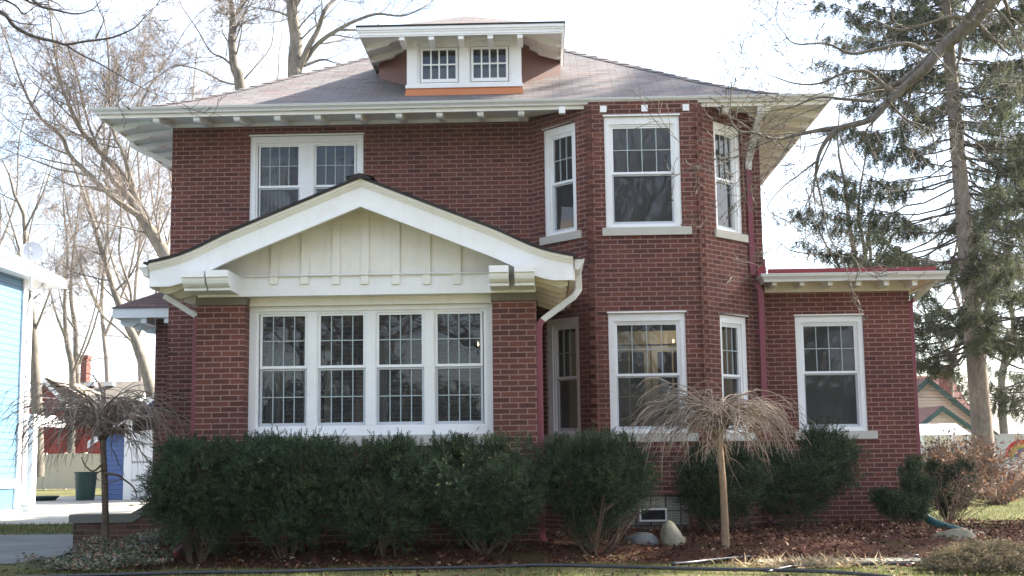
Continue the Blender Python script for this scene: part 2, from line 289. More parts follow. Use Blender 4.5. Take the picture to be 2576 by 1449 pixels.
# ------------------------------------------------------------------ mesh builder
class MB:
    def __init__(s): s.v = []; s.f = []; s.m = []; s.uv = []
    def poly(s, pts, mi=0, uv=None):
        b = len(s.v); s.v += [tuple(map(float, p)) for p in pts]; s.f.append(tuple(range(b, b+len(pts)))); s.m.append(mi); s.uv.append(uv)
    def box(s, x0, x1, y0, y1, z0, z1, mi=0):
        x0, x1 = min(x0, x1), max(x0, x1); y0, y1 = min(y0, y1), max(y0, y1); z0, z1 = min(z0, z1), max(z0, z1)
        s.hexa([(x0, y0, z0), (x1, y0, z0), (x1, y1, z0), (x0, y1, z0), (x0, y0, z1), (x1, y0, z1), (x1, y1, z1), (x0, y1, z1)], mi)
    def hexa(s, c, mi=0):
        for q in ((3, 2, 1, 0), (4, 5, 6, 7), (0, 1, 5, 4), (1, 2, 6, 5), (2, 3, 7, 6), (3, 0, 4, 7)):
            s.poly([c[i] for i in q], mi)
    def obox(s, O, t, n, u0, u1, w0, w1, z0, z1, mi=0):       # box in a wall frame: t along, n outward
        def P(u, w_, z): return (O[0]+t[0]*u+n[0]*w_, O[1]+t[1]*u+n[1]*w_, z)
        a, b = w1, w0     # w1 outer
        s.hexa([P(u0, a, z0), P(u1, a, z0), P(u1, b, z0), P(u0, b, z0), P(u0, a, z1), P(u1, a, z1), P(u1, b, z1), P(u0, b, z1)], mi)
    def prism(s, prof, axis, a, b, mi=0, caps=True):            # closed profile swept along an axis
        def P(p, k): return {'x': (k, p[0], p[1]), 'y': (p[0], k, p[1]), 'z': (p[0], p[1], k)}[axis]
        n = len(prof)
        for i in range(n):
            p, q = prof[i], prof[(i+1) % n]
            s.poly([P(p, a), P(q, a), P(q, b), P(p, b)], mi)
        if caps: s.poly([P(p, a) for p in prof][::-1], mi); s.poly([P(p, b) for p in prof], mi)
    def tube(s, pts, rad, n=8, mi=0, caps=True, sx=1.0):
        pts = [np.array(p, float) for p in pts]; k = len(pts)
        if not hasattr(rad, '__len__'): rad = [rad]*k
        base_i = len(s.v); up = None
        for i in range(k):
            d = pts[min(i+1, k-1)]-pts[max(i-1, 0)]; L = np.linalg.norm(d); d = d/L if L > 1e-9 else np.array([0, 0, 1.])
            if up is None:
                up = np.array([0, 0, 1.]) if abs(d[2]) < .9 else np.array([1., 0, 0])
            x = np.cross(up, d); x /= max(np.linalg.norm(x), 1e-9); y = np.cross(d, x); up = y
            for j in range(n):
                a = 2*pi*j/n; s.v.append(tuple(pts[i]+rad[i]*(cos(a)*x*sx+sin(a)*y)))
        for i in range(k-1):
            for j in range(n):
                a = base_i+i*n+j; b = base_i+i*n+(j+1) % n
                s.f.append((a, b, b+n, a+n)); s.m.append(mi); s.uv.append(None)
        if caps and n > 3:
            s.f.append(tuple(base_i+j for j in range(n))[::-1]); s.m.append(mi); s.uv.append(None)
            s.f.append(tuple(base_i+(k-1)*n+j for j in range(n))); s.m.append(mi); s.uv.append(None)
    def rbox_tube(s, pts, wx, wy, mi=0):                         # rectangular downspout through points (roughly in XZ)
        k = len(pts); bi = len(s.v); pts = [np.array(p, float) for p in pts]
        for i in range(k):
            d1 = pts[min(i+1, k-1)]-pts[max(i-1, 0)]; d1 /= max(np.linalg.norm(d1), 1e-9)
            y = np.array([0, 1., 0]) if abs(d1[1]) < .8 else np.array([1., 0, 0]); x = np.cross(y, d1); x /= max(np.linalg.norm(x), 1e-9); y = np.cross(d1, x)
            r = 1.0
            if 0 < i < k-1:
                a = pts[i]-pts[i-1]; b = pts[i+1]-pts[i]; cs = a@b/(np.linalg.norm(a)*np.linalg.norm(b)); r = 1/max(.5, sqrt(max(.01, (1+cs)/2)))
            for sx_, sy_ in ((-1, -1), (1, -1), (1, 1), (-1, 1)): s.v.append(tuple(pts[i]+x*sx_*wx/2*r+y*sy_*wy/2))
        for i in range(k-1):
            for j in range(4):
                a = bi+i*4+j; b = bi+i*4+(j+1) % 4; s.f.append((a, b, b+4, a+4)); s.m.append(mi); s.uv.append(None)
        s.f.append((bi+3, bi+2, bi+1, bi)); s.f.append(tuple(bi+(k-1)*4+j for j in range(4))); s.m += [mi, mi]; s.uv += [None, None]
    def build(s, name, mats, parent=None, smooth=False, uv=True, bevel=0):
        if isinstance(mats, str): mats = [mats]
        me = bpy.data.meshes.new(name); me.from_pydata(s.v, [], s.f)
        for m in mats: me.materials.append(MATS[m])
        if len(mats) > 1: me.polygons.foreach_set('material_index', s.m)
        if uv:
            ul = me.uv_layers.new(name='UVMap'); dat = np.zeros(len(me.loops)*2); k = 0
            for f, fu in zip(s.f, s.uv):
                if fu: vals = fu
                else:
                    P = [np.array(s.v[i]) for i in f]; nn = np.zeros(3)
                    for i in range(len(P)): nn += np.cross(P[i], P[(i+1) % len(P)])
                    L = np.linalg.norm(nn); nn = nn/L if L > 0 else np.array([0, 0, 1.])
                    t_ = np.array([-nn[1], nn[0], 0]); lt = np.linalg.norm(t_)
                    if lt < .15: t_ = np.array([1., 0, 0]); b_ = np.array([0, 1., 0])
                    else: t_ /= lt; b_ = np.cross(nn, t_)
                    vals = [(p@t_, p@b_) for p in P]
                for a in vals: dat[k] = a[0]; dat[k+1] = a[1]; k += 2
            ul.data.foreach_set('uv', dat)
        if smooth: me.polygons.foreach_set('use_smooth', [True]*len(s.f))
        me.update(); o = bpy.data.objects.new(name, me); col.objects.link(o)
        if parent: o.parent = parent
        if bevel:
            bv = o.modifiers.new('bevel', 'BEVEL'); bv.width = bevel; bv.segments = 2; bv.limit_method = 'ANGLE'
        return o
def tag(o, label=None, cat=None, group=None, kind=None):
    for k, v in (('label', label), ('category', cat), ('group', group), ('kind', kind)):
        if v: o[k] = v
    return o
def empty(name, label, cat, loc=(0, 0, 0), group=None):
    o = bpy.data.objects.new(name, None); col.objects.link(o); o.empty_display_size = .2; o['origin'] = list(loc)
    return tag(o, label, cat, group)
def np_mesh(name, V, Fq, mats, parent=None, smooth=False):      # numpy verts + constant-size faces
    V = np.asarray(V, np.float32); Fq = np.asarray(Fq, np.int32); me = bpy.data.meshes.new(name)
    me.vertices.add(len(V)); me.vertices.foreach_set('co', V.ravel()); k = Fq.shape[1]
    me.loops.add(Fq.size); me.loops.foreach_set('vertex_index', Fq.ravel()); me.polygons.add(len(Fq))
    me.polygons.foreach_set('loop_start', np.arange(len(Fq), dtype=np.int32)*k)
    if smooth: me.polygons.foreach_set('use_smooth', np.ones(len(Fq), bool))
    me.update(calc_edges=True); me.materials.append(MATS[mats]); o = bpy.data.objects.new(name, me); col.objects.link(o)
    if parent: o.parent = parent
    return o
def scatter(tv, tf, pos, z_dir, scale, rng, spin=True):          # template copies: local z along z_dir
    n = len(pos); z = z_dir/np.linalg.norm(z_dir, axis=1, keepdims=True)
    r = rng.normal(size=(n, 3)); x = np.cross(r, z); x /= np.linalg.norm(x, axis=1, keepdims=True)+1e-9; y = np.cross(z, x)
    Rm = np.stack([x, y, z], axis=2)*np.asarray(scale).reshape(-1, 1, 1)
    V = np.einsum('nij,kj->nki', Rm, tv)+pos[:, None, :]
    Fc = tf[None]+(np.arange(n)*len(tv))[:, None, None]
    return V.reshape(-1, 3), Fc.reshape(-1, tf.shape[1])

# ------------------------------------------------------------------ ground heights
YB = 14.0
def sstep(a): a = np.clip(a, 0, 1); return a*a*(3-2*a)
def gz(x, y):
    x = np.asarray(x, float); y = np.asarray(y, float)
    yb = YB+.10*np.sin(x*1.3)+.06*np.sin(x*3.1+1)
    return .012+.15*sstep((y-yb)/1.0)+.018*np.sin(x*5+y*3)*np.sin(y*6-x*2)*sstep((y-yb)/.5)

# ------------------------------------------------------------------ setting
def structure(mb, name, mat): return tag(mb.build(name, mat), kind='structure')
m = MB(); m.poly([(-400, -400, -.006), (400, -400, -.006), (400, 800, -.006), (-400, 800, -.006)]); structure(m, 'lawn_ground', 'lawn')
nx, ny = 110, 44; gx = np.linspace(-6.7, 9.5, nx); gy = np.linspace(13.6, 18.6, ny); GX, GY = np.meshgrid(gx, gy); rg = np.random.default_rng(3)
GZ = gz(GX, GY)+rg.normal(0, .006, GX.shape); yb_ = YB+.10*np.sin(GX*1.3)+.06*np.sin(GX*3.1+1)
edge = np.where(GX > 3.6, sstep((GY-13.65)/.15), sstep((GY-yb_+.15)/.12))*np.where(GX < -5.0, sstep((GX+6.0)/.9), 1)*np.where(GX > 8.6, sstep((9.5-GX)/.9), 1)
edge = edge*np.where((GX > 5.45), sstep((17.6+.1*np.sin(GX*4)-GY)/.3), 1)
GZ = GZ*edge-.05*(1-edge)
idx = np.arange(nx*ny).reshape(ny, nx); Fm = np.stack([idx[:-1, :-1], idx[:-1, 1:], idx[1:, 1:], idx[1:, :-1]], -1).reshape(-1, 4)
tag(np_mesh('mulch_bed', np.stack([GX, GY, GZ], -1).reshape(-1, 3), Fm, 'mulch', smooth=True), kind='structure')
m = MB()      # concrete drive in front of the garage and along the neighbour's house
m.poly([(-40, 26.2, .002), (-5.9, 23.2, .002), (-5.9, 36.0, .002), (-40, 36.0, .002)]); structure(m, 'driveway', 'concrete')
m = MB(); m.poly([(-40, 36.0, .006), (-12.6, 36.0, .006), (-12.6, 39.5, .006), (-40, 39.5, .006)]); structure(m, 'alley_pavement', 'concrete')
m = MB(); m.poly([(-30, 14.5, .003), (-6.3, 14.9, .003), (-6.2, 16.6, .003), (-6.5, 20.4, .003), (-30, 20.0, .003)])
structure(m, 'path', 'path_grey')
m = MB(); m.poly([(-60, -7, .004), (60, -7, .004), (60, -1.0, .004), (-60, -1.0, .004)]); structure(m, 'street_road', 'path_grey')

# ------------------------------------------------------------------ the brick house
house = empty('brick_house', 'two storey red brick house with white trim, hipped roof and gabled sunroom', 'house', (0, 18.3, 0))
XL, XR, YM, YP, YBAY, YW = -5.59, 3.265, 18.3, 15.05, 17.4, 18.45
ZT = 6.20
def panel(mb, O, t, n, u0, u1, z0, z1, holes, rev=.14, mi=0):
    us = sorted({u0, u1, *[h[0] for h in holes], *[h[1] for h in holes]}); zs = sorted({z0, z1, *[h[2] for h in holes], *[h[3] for h in holes]})
    P = lambda u, z, w_=0: (O[0]+t[0]*u+n[0]*w_, O[1]+t[1]*u+n[1]*w_, z)
    for a, b in zip(us, us[1:]):
        for c, d in zip(zs, zs[1:]):
            um, zm = (a+b)/2, (c+d)/2
            if any(h[0] < um < h[1] and h[2] < zm < h[3] for h in holes): continue
            mb.poly([P(a, c), P(b, c), P(b, d), P(a, d)], mi)
    for h in holes:
        a, b, c, d = h
        mb.poly([P(a, c), P(a, d), P(a, d, -rev), P(a, c, -rev)], mi); mb.poly([P(b, c), P(b, c, -rev), P(b, d, -rev), P(b, d)], mi)
        mb.poly([P(a, d), P(b, d), P(b, d, -rev), P(a, d, -rev)], mi); mb.poly([P(a, c), P(a, c, -rev), P(b, c, -rev), P(b, c)], mi)

def window(O, t, n, u0, u1, z0, z1, casing=(.075, .10, .05), inset=.03, rec=.02, sashes=1, mull=.0, cols=4, rows=(2, 0), rail=.5, sill=None, glassm='glass', trim='white_paint', cap=True, thin=.024):
    """double-hung window: casing, stops, sash pair with muntins, panes and a stone sill. u,z in the wall frame."""
    cm = MB(); ob = lambda mb, a, b, wo, wi, c, d: mb.obox(O, t, n, a, b, wi, wo, c, d)
    cs, ch, cb = casing; f0 = -rec
    ob(cm, u0, u0+cs, f0, f0-.10, z0, z1); ob(cm, u1-cs, u1, f0, f0-.10, z0, z1)
    ob(cm, u0+cs, u1-cs, f0-.001, f0-.10, z1-ch, z1-.001); ob(cm, u0+cs, u1-cs, f0+.004, f0-.10, z0, z0+cb)
    if cap: ob(cm, u0-.015, u1+.015, f0+.045, f0-.02, z1+.001, z1+.022)
    a0, a1, b0, b1 = u0+cs, u1-cs, z0+cb, z1-ch
    wj = .03
    ob(cm, a0, a0+wj, f0-.022, f0-.11, b0, b1); ob(cm, a1-wj, a1, f0-.022, f0-.11, b0, b1)
    ob(cm, a0+wj, a1-wj, f0-.023, f0-.11, b1-wj, b1-.001); ob(cm, a0+wj, a1-wj, f0-.012, f0-.11, b0+.001, b0+.022)
    # mullions between ganged sashes
    s0, s1 = a0+wj, a1-wj; wtot = s1-s0; each = (wtot-mull*(sashes-1))/sashes; spans = []
    for k in range(sashes):
        q0 = s0+k*(each+mull); spans.append((q0, q0+each))
        if k:
            ob(cm, q0-mull, q0, f0-.006, f0-.11, b0+.022, b1-wj)
            ob(cm, q0-mull-.012, q0-mull, f0-.028, f0-.11, b0+.022, b1-wj); ob(cm, q0, q0+.012, f0-.028, f0-.11, b0+.022, b1-wj)
    root = cm.build('window', trim, house, bevel=.004)
    y0, y1 = b0+.022, b1-wj; zm = y0+(y1-y0)*rail
    for (q0, q1) in spans:
        if sashes > 1:
            q0 += .0125; q1 -= .0125
        for up, (c, d, nr, wo) in enumerate(((y0, zm, rows[1], -.055), (zm, y1, rows[0], -.035))):
            sm = MB(); fw = f0+wo; e = thin
            ob(sm, q0, q0+e, fw, fw-.035, c, d); ob(sm, q1-e, q1, fw, fw-.035, c, d)
            ob(sm, q0+e, q1-e, fw-.001, fw-.035, d-(e if up else e*.9), d-.001); ob(sm, q0+e, q1-e, fw+.001, fw-.035, c+.001, c+(.034 if up else .04))
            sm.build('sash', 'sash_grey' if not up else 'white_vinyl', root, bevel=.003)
            if nr:
                mm = MB(); g0, g1, h0, h1 = q0+e, q1-e, c+.034, d-e; mw_ = .0065
                for i in range(1, cols): uu = g0+(g1-g0)*i/cols; ob(mm, uu-mw_, uu+mw_, fw-.012, fw-.026, h0, h1)
                for i in range(1, nr): zz = h0+(h1-h0)*i/nr; ob(mm, g0, g1, fw-.010, fw-.028, zz-mw_, zz+mw_)
                mm.build('muntin_grid', 'muntin', root)
            pm = MB(); P = lambda u, z: (O[0]+t[0]*u+n[0]*(fw-.03), O[1]+t[1]*u+n[1]*(fw-.03), z)
            pm.poly([P(q0+.01, c+.01), P(q1-.01, c+.01), P(q1-.01, d-.01), P(q0+.01, d-.01)]); pm.build('pane', glassm, root)
    if sill:
        l, r, hgt = sill; s_ = MB(); s_.obox(O, t, n, u0-l, u1+r, -.12, .035, z0-hgt, z0-.001); s_.build('sill', 'limestone', root, bevel=.006)
    return root

T0, N0 = (1, 0), (0, -1)
# ---- window rectangles measured on each wall plane
wU = rect(628, 341, 914, 600, YM); zs_bay = at(1620, 572, YBAY)[2]; wU = (wU[0], wU[1], 1.25+3.30, at(771, 341, YM)[2])
bU = rect(1522, 292, 1712, 572, YBAY); bL = rect(1533, 787, 1728, 1090, YBAY)
wW = rect(2005, 794, 2177, 1085, YW); wP = rect(617, 772, 1238, 1095, 15.27)
# ---- main wall front; the bay opens it between the two bay junctions
JB0, JB1, FB0, FB1 = -.155, 3.095, .69, 2.25
mw_ = MB()
panel(mw_, (0, YM), T0, N0, XL, JB0, 0, ZT, [(wU[0], wU[1], wU[2], wU[3])])
panel(mw_, (0, YM), T0, N0, JB1, XR, 0, ZT, [])
mw_.poly([(XL, 27.5, 0), (XL, YM, 0), (XL, YM, ZT), (XL, 27.5, ZT)]); mw_.poly([(XR, YM, 0), (XR, 27.5, 0), (XR, 27.5, ZT), (XR, YM, ZT)])
mw_.poly([(XR, 27.5, 0), (XL, 27.5, 0), (XL, 27.5, ZT), (XR, 27.5, ZT)])
mw_.build('main_wall', 'brick', house)
window((0, YM), T0, N0, *wU, casing=(.08, .10, .06), sashes=2, mull=.20, rail=.48, sill=(.08, .08, .12))
# ---- bay
bay = MB()
tl = Vector((FB0-JB0, YBAY-YM)); LL = tl.length; tl = tuple(tl/LL); nl = (tl[1], -tl[0])
tr = Vector((JB1-FB1, YM-YBAY)); LR = tr.length; tr = tuple(tr/LR); nr_ = (tr[1], -tr[0])
OL, OR = (JB0, YM), (FB1, YBAY)
def uon(px, py, O, t, n):
    p = atn(px, py, (O[0], O[1], 0), (n[0], n[1], 0)); return (p[0]-O[0])*t[0]+(p[1]-O[1])*t[1], p[2]
zU0, zU1, zL0, zL1 = bU[2], bU[3], bL[2], bL[3]
uL0 = uon(1365, 450, OL, tl, nl)[0]; uL1 = uon(1449, 450, OL, tl, nl)[0]
uR1 = uon(1868, 450, OR, tr, nr_)[0]; uLw = uL1-uL0; uR0 = uR1-uLw
print('bay side', LL, uL0, uL1, LR, uR0, uR1, 'z', zU0, zU1, zL0, zL1)
uL0 = max(.07, uL0); uR0 = max(.14, uR0); uR1 = min(LR-.06, uR1)
bc = .0
panel(bay, OL, tl, nl, 0, LL, 0, ZT+.05, [(uL0, uL1, zU0, zU1), (uL0, uL1, zL0, zL1)])
gb = rect(1549, 1243, 1735, 1345, YBAY); gb = (gb[0], gb[1], .10, gb[3])
panel(bay, (0, YBAY), T0, N0, FB0, FB1, 0, ZT+.05, [(bU[0], bU[1], zU0, zU1), (bL[0], bL[1], zL0, zL1), gb])
panel(bay, OR, tr, nr_, 0, LR, 0, ZT+.05, [(uR0, uR1, zU0, zU1), (uR0, uR1, zL0, zL1)])
# toothed brick corners
rq = random.Random(4)
for k in range(int(ZT/.0677)):
    z0 = k*.0677+.006; z1 = z0+.057
    if z0 > 6.1: break
    for cx, sgn, (t_, n_), O_, uc in ((FB0, -1, (tl, nl), OL, LL), (FB1, 1, (tr, nr_), OR, 0.0)):
        jj = rq.uniform(-.004, .004)
        if k % 2 == 0: a, b = (cx-.006, cx+.10) if sgn < 0 else (cx-.10, cx+.006)
        if k % 2 == 0: bay.obox((0, YBAY), T0, N0, (cx-.048+jj) if sgn < 0 else cx-.10, cx+.10 if sgn < 0 else cx+.048+jj, -.05, .004, z0, z1)
        else: bay.obox(O_, t_, n_, uc-.10 if sgn < 0 else uc-.048+jj, uc+.048+jj if sgn < 0 else uc+.10, -.05, .004, z0, z1)
bay.build('bay_wall', 'brick', house)
kw = dict(casing=(.07, .11, .035), rail=.5, rec=.045)
window((0, YBAY), T0, N0, bU[0], bU[1], zU0, zU1, sill=(.055, .13, .115), **{**kw, 'rec': .02, 'rail': .51})
window((0, YBAY), T0, N0, bL[0], bL[1], zL0, zL1, sill=(.055, .13, .115), **{**kw, 'rec': .02, 'rail': .5})
kw['cols'] = 3
for za, zb in ((zU0, zU1), (zL0, zL1)):
    window(OL, tl, nl, uL0, uL1, za, zb, sill=(.05, .10, .115), **{**kw, 'casing': (.10, .11, .035)})
    window(OR, tr, nr_, uR0, uR1, za, zb, sill=(.06, .045, .115), **{**kw, 'casing': (.10, .11, .035)})
# glass block basement window
g = MB(); g.obox((0, YBAY), T0, N0, gb[0], gb[1], -.12, -.05, gb[2], gb[3]); gbo = g.build('basement_window', 'glass_block', house)
v = rect(1609, 1279, 1678, 1312, YBAY-.0); g = MB(); q = .022
for a, b, c, d in ((v[0], v[1], v[3]-q, v[3]), (v[0], v[1], v[2], v[2]+q), (v[0], v[0]+q, v[2]+q, v[3]-q), (v[1]-q, v[1], v[2]+q, v[3]-q)): g.box(a, b, YBAY-.005, YBAY+.08, c, d)
g.build('vent_frame', 'white_vinyl', gbo, bevel=.003); g = MB(); g.box(v[0]+q, v[1]-q, YBAY+.03, YBAY+.06, v[2]+q, v[3]-q); g.build('vent_pane', 'void', gbo)
g = MB(); g.box(gb[0]-.03, gb[1]+.03, YBAY-.012, YBAY+.06, gb[3]+.001, gb[3]+.022); g.build('lintel', 'maroon', gbo)

# ---- wing
XW0, XW1, ZW = XR+.004, 5.415, 3.55
wm = MB(); panel(wm, (0, YW), T0, N0, XW0, XW1, .06, ZW, [(wW[0], wW[1], wW[2], wW[3])])
wm.poly([(XW1, YW, .06), (XW1, 23.5, .06), (XW1, 23.5, ZW), (XW1, YW, ZW)]); wm.poly([(XW1, 23.5, .06), (XW0, 23.5, .06), (XW0, 23.5, ZW), (XW1, 23.5, ZW)])
wm.build('wing_wall', 'brick_wing', house)
wm = MB(); wm.box(XW0+.01, XW1+.03, YW-.03, 23.53, -.1, .06); wm.build('foundation', 'concrete_cap', house)
window((0, YW), T0, N0, *wW, casing=(.075, .095, .04), rail=.52, sill=(.06, .13, .115))

# ---- main roof (bell-cast hip)
EX0, EX1, EY0, EY1 = -6.505, 4.195, 17.38, 28.4
prof = [(0, 6.25), (.35, 6.345), (.7, 6.47), (1.1, 6.66), (1.6, 6.93), (5.35, 9.18)]
def hip_roof(mb, x0, x1, y0, y1, pr, mi=0, back=True):
    run = [0]
    for (a, za), (b, zb) in zip(pr, pr[1:]): run.append(run[-1]+sqrt((b-a)**2+(zb-za)**2))
    for i in range(len(pr)-1):
        (a, za), (b, zb) = pr[i], pr[i+1]; ra, rb = run[i], run[i+1]
        A = [(x0+a, y0+a, za), (x1-a, y0+a, za), (x1-b, y0+b, zb), (x0+b, y0+b, zb)]
        mb.poly(A, mi, [(A[0][0], ra), (A[1][0], ra), (A[2][0], rb), (A[3][0], rb)])
        for X, sg in ((x0, 1), (x1, -1)):
            Q = [(X+sg*a, y1-a, za), (X+sg*a, y0+a, za), (X+sg*b, y0+b, zb), (X+sg*b, y1-b, zb)]
            if sg < 0: Q = [Q[1], Q[0], Q[3], Q[2]]
            mb.poly(Q, mi, [(q_[1], r_) for q_, r_ in zip(Q, (ra, ra, rb, rb))])
        if back:
            Q = [(x1-a, y1-a, za), (x0+a, y1-a, za), (x0+b, y1-b, zb), (x1-b, y1-b, zb)]
            mb.poly(Q, mi, [(q_[0], r_) for q_, r_ in zip(Q, (ra, ra, rb, rb))])
rm = MB(); hip_roof(rm, EX0, EX1, EY0, EY1, prof)
roof = rm.build('roof', 'shingle', house)
# hip caps, one overlapping shingle after another
hc = MB(); 
for X, sg in ((EX0, 1), (EX1, -1)):
    d = .15
    def hz(d):
        for (a, za), (b, zb) in zip(prof, prof[1:]):
            if a <= d <= b: return za+(zb-za)*(d-a)/(b-a)
    while d < 5.1:
        e = min(d+.17, 5.34); p0 = Vector((X+sg*d, EY0+d, hz(d)+.022)); p1 = Vector((X+sg*e, EY0+e, hz(e)+.010))
        for (ox, oy) in ((sg*.0, .13), (sg*.13, 0)):
            dz0 = -.062 if d > 1.5 else -.05
            q0 = p0+Vector((ox*1.0, oy*1.0, 0)); q1 = p1+Vector((ox, oy, 0))
            # wing of the cap follows each slope
            if oy: q0 = Vector((X+sg*d-sg*.0, EY0+d+.14, hz(d)+.016)); q1 = Vector((X+sg*e, EY0+e+.14, hz(e)+.006))
            else: q0 = Vector((X+sg*(d+.14), EY0+d, hz(d)+.016)); q1 = Vector((X+sg*(e+.14), EY0+e, hz(e)+.006))
            pts = [p0, q0, q1, p1]
            if (oy == 0) == (sg > 0): pass
            else: pts = pts[::-1]
            hc.poly(pts); 
            hc.poly([p0, q0, q0+Vector((0, 0, -.02)), p0+Vector((0, 0, -.02))], 1)
        d = e
hc.build('hip_cap', ['shingle', 'shingle_edge'], roof)
# eaves: fascia, gutters, soffit, lookouts
fm = MB(); soff = MB()
f0, f1 = .085, .11
zf0, zf1 = 6.125, 6.235
fm.box(EX0+f0, EX1-f0, EY0+f0, EY0+f1, zf0, zf1); fm.box(EX0+f0, EX0+f1, EY0+f1, EY1-f1, zf0, zf1); fm.box(EX1-f1, EX1-f0, EY0+f1, EY1-f1, zf0, zf1)
fm.box(EX0+f0, EX1-f0, EY1-f1, EY1-f0, zf0, zf1)
fm.build('fascia', 'cream_paint', house, bevel=.003)
s0, s1 = 6.155, 6.245
A0 = (EX0+f1, EY0+f1); A1 = (EX1-f1, EY0+f1)
soff.poly([(XL, YM, s1), (XR, YM, s1), (A1[0], A1[1], s0), (A0[0], A0[1], s0)]); soff.poly([(XL, YM, s1), (A0[0], A0[1], s0), (A0[0], EY1-f1, s0), (XL, EY1-f1, s1)])
soff.poly([(XR, YM, s1), (XR, EY1-f1, s1), (A1[0], EY1-f1, s0), (A1[0], A1[1], s0)])
soff.poly([(XL, YM, s1+.002), (XL, 27.5, s1+.002), (XR, 27.5, s1+.002), (XR, YM, s1+.002)])
soff.poly([(JB0-.02, YM+.01, s1-.001), (JB1+.02, YM+.01, s1-.001), (FB1, YBAY, s0+.01), (FB0, YBAY, s0+.01)])
soff.build('soffit', 'white_paint', house)
fz = MB(); fz.box(XL-.02, JB0-.03, YM-.022, YM-.001, 6.185, 6.24); fz.box(JB1+.03, XR+.02, YM-.022, YM-.001, 6.185, 6.24)
fz.box(XL-.022, XL-.001, YM-.022, 27, 6.18, 6.24); fz.box(XR+.001, XR+.022, YM-.022, 27, 6.18, 6.24)
fz.build('frieze_board', 'white_paint', house)
def kgutter(p0, p1, zt, out, hgt=.085, dep=.095, name='gutter', parent=None, mi='gutter'):
    """K-style gutter between two plan points, 'out' = outward plan direction"""
    p0, p1 = Vector((*p0, 0)), Vector((*p1, 0)); o = Vector((*out, 0)); g_ = MB()
    pr = [(0, 0), (0, -hgt), (dep*.55, -hgt), (dep*.62, -hgt*.72), (dep*.80, -hgt*.50), (dep*.97, -hgt*.34), (dep, -hgt*.14), (dep*1.05, -hgt*.12), (dep*1.05, 0), (dep*.93, 0), (dep*.93, -.012), (.012, -.012)]
    R0 = [p0+o*a+Vector((0, 0, zt+b)) for a, b in pr]; R1 = [p1+o*a+Vector((0, 0, zt+b)) for a, b in pr]
    for i in range(len(pr)): j = (i+1) % len(pr); g_.poly([R0[i], R1[i], R1[j], R0[j]])
    g_.poly(R0); g_.poly(R1[::-1])
    return g_.build(name, mi, parent or house)
ZG = 6.262
def miter_gutter():
    g_ = MB(); dep = .095; hg = .085
    pr = [(0, 0), (0, -hg), (dep*.55, -hg), (dep*.62, -hg*.72), (dep*.80, -hg*.50), (dep*.97, -hg*.34), (dep, -hg*.14), (dep*1.06, -hg*.12), (dep*1.06, 0), (dep*.93, 0), (dep*.93, -.012), (.012, -.012)]
    bx0, bx1, by0, by1 = EX0+f0, EX1-f0, EY0+f0, EY1-f0
    def ring(k):
        return [[(bx0-a, by1+a, ZG+b), (bx0-a, by0-a, ZG+b), (bx1+a, by0-a, ZG+b), (bx1+a, by1+a, ZG+b)][k] for a, b in pr]
    R_ = [ring(k) for k in range(4)]
    for k in range(3):
        for i in range(len(pr)): j = (i+1) % len(pr); g_.poly([R_[k][i], R_[k+1][i], R_[k+1][j], R_[k][j]])
    g_.build('gutter', 'gutter', house)
miter_gutter()
lk_i = 0
def lookout(P, d, L=.76, w_=.092, h0=.10, h1=.035):
    """shaped rafter end: P = plan point at the outer end, d = inward plan direction"""
    g_ = MB(); d = Vector((*d, 0)); s_ = Vector((-d.y, d.x, 0))*w_/2; zo = 6.152; zi = 6.243
    pf = [(0, 0), (0, -.03), (.012, -.035), (.016, -.062), (.034, -.085), (.07, -h0), (.12, -h0-.004), (.36, -h0+.012), (.40, -h0+.04), (L*.8, -h1-.03), (L, -h1-.02), (L, 0)]
    Q = []
    for a, b in pf: Q.append(Vector((*P, 0))+d*a+Vector((0, 0, zo+(zi-zo)*a/.82+b)))
    A_ = [q+s_ for q in Q]; B_ = [q-s_ for q in Q]
    for i in range(len(Q)): j = (i+1) % len(Q); g_.poly([A_[i], A_[j], B_[j], B_[i]])
    g_.poly(A_[::-1]); g_.poly(B_)
    return g_
xs = [at(px, 300, EY0+f1+.01)[0] for px in (392, 1828)]; step = (xs[1]-xs[0])/14
for k in range(16):
    x = xs[0]+k*step
    L = .76
    if JB0 < x < JB1: L = max(.05, (YBAY if FB0 < x < FB1 else YBAY+(FB0-x if x < FB0 else x-FB1))-EY0-f1-.012)
    if x > EX1-.3: continue
    if L < .3:
        g_ = MB(); g_.box(x-.046, x+.046, EY0+f1+.001, YBAY-.001, 6.055, 6.15); g_.build('rafter_tail', 'white_paint', house, bevel=.012)
    else: lookout((x, EY0+f1+.002), (0, 1), L).build('rafter_tail', 'white_paint', house)
for k in range(14):
    y = 17.98+k*.6
    lookout((EX0+f1+.002, y), (1, 0), .78).build('rafter_tail', 'white_paint', house); lookout((EX1-f1-.002, y), (-1, 0), .78).build('rafter_tail', 'white_paint', house)

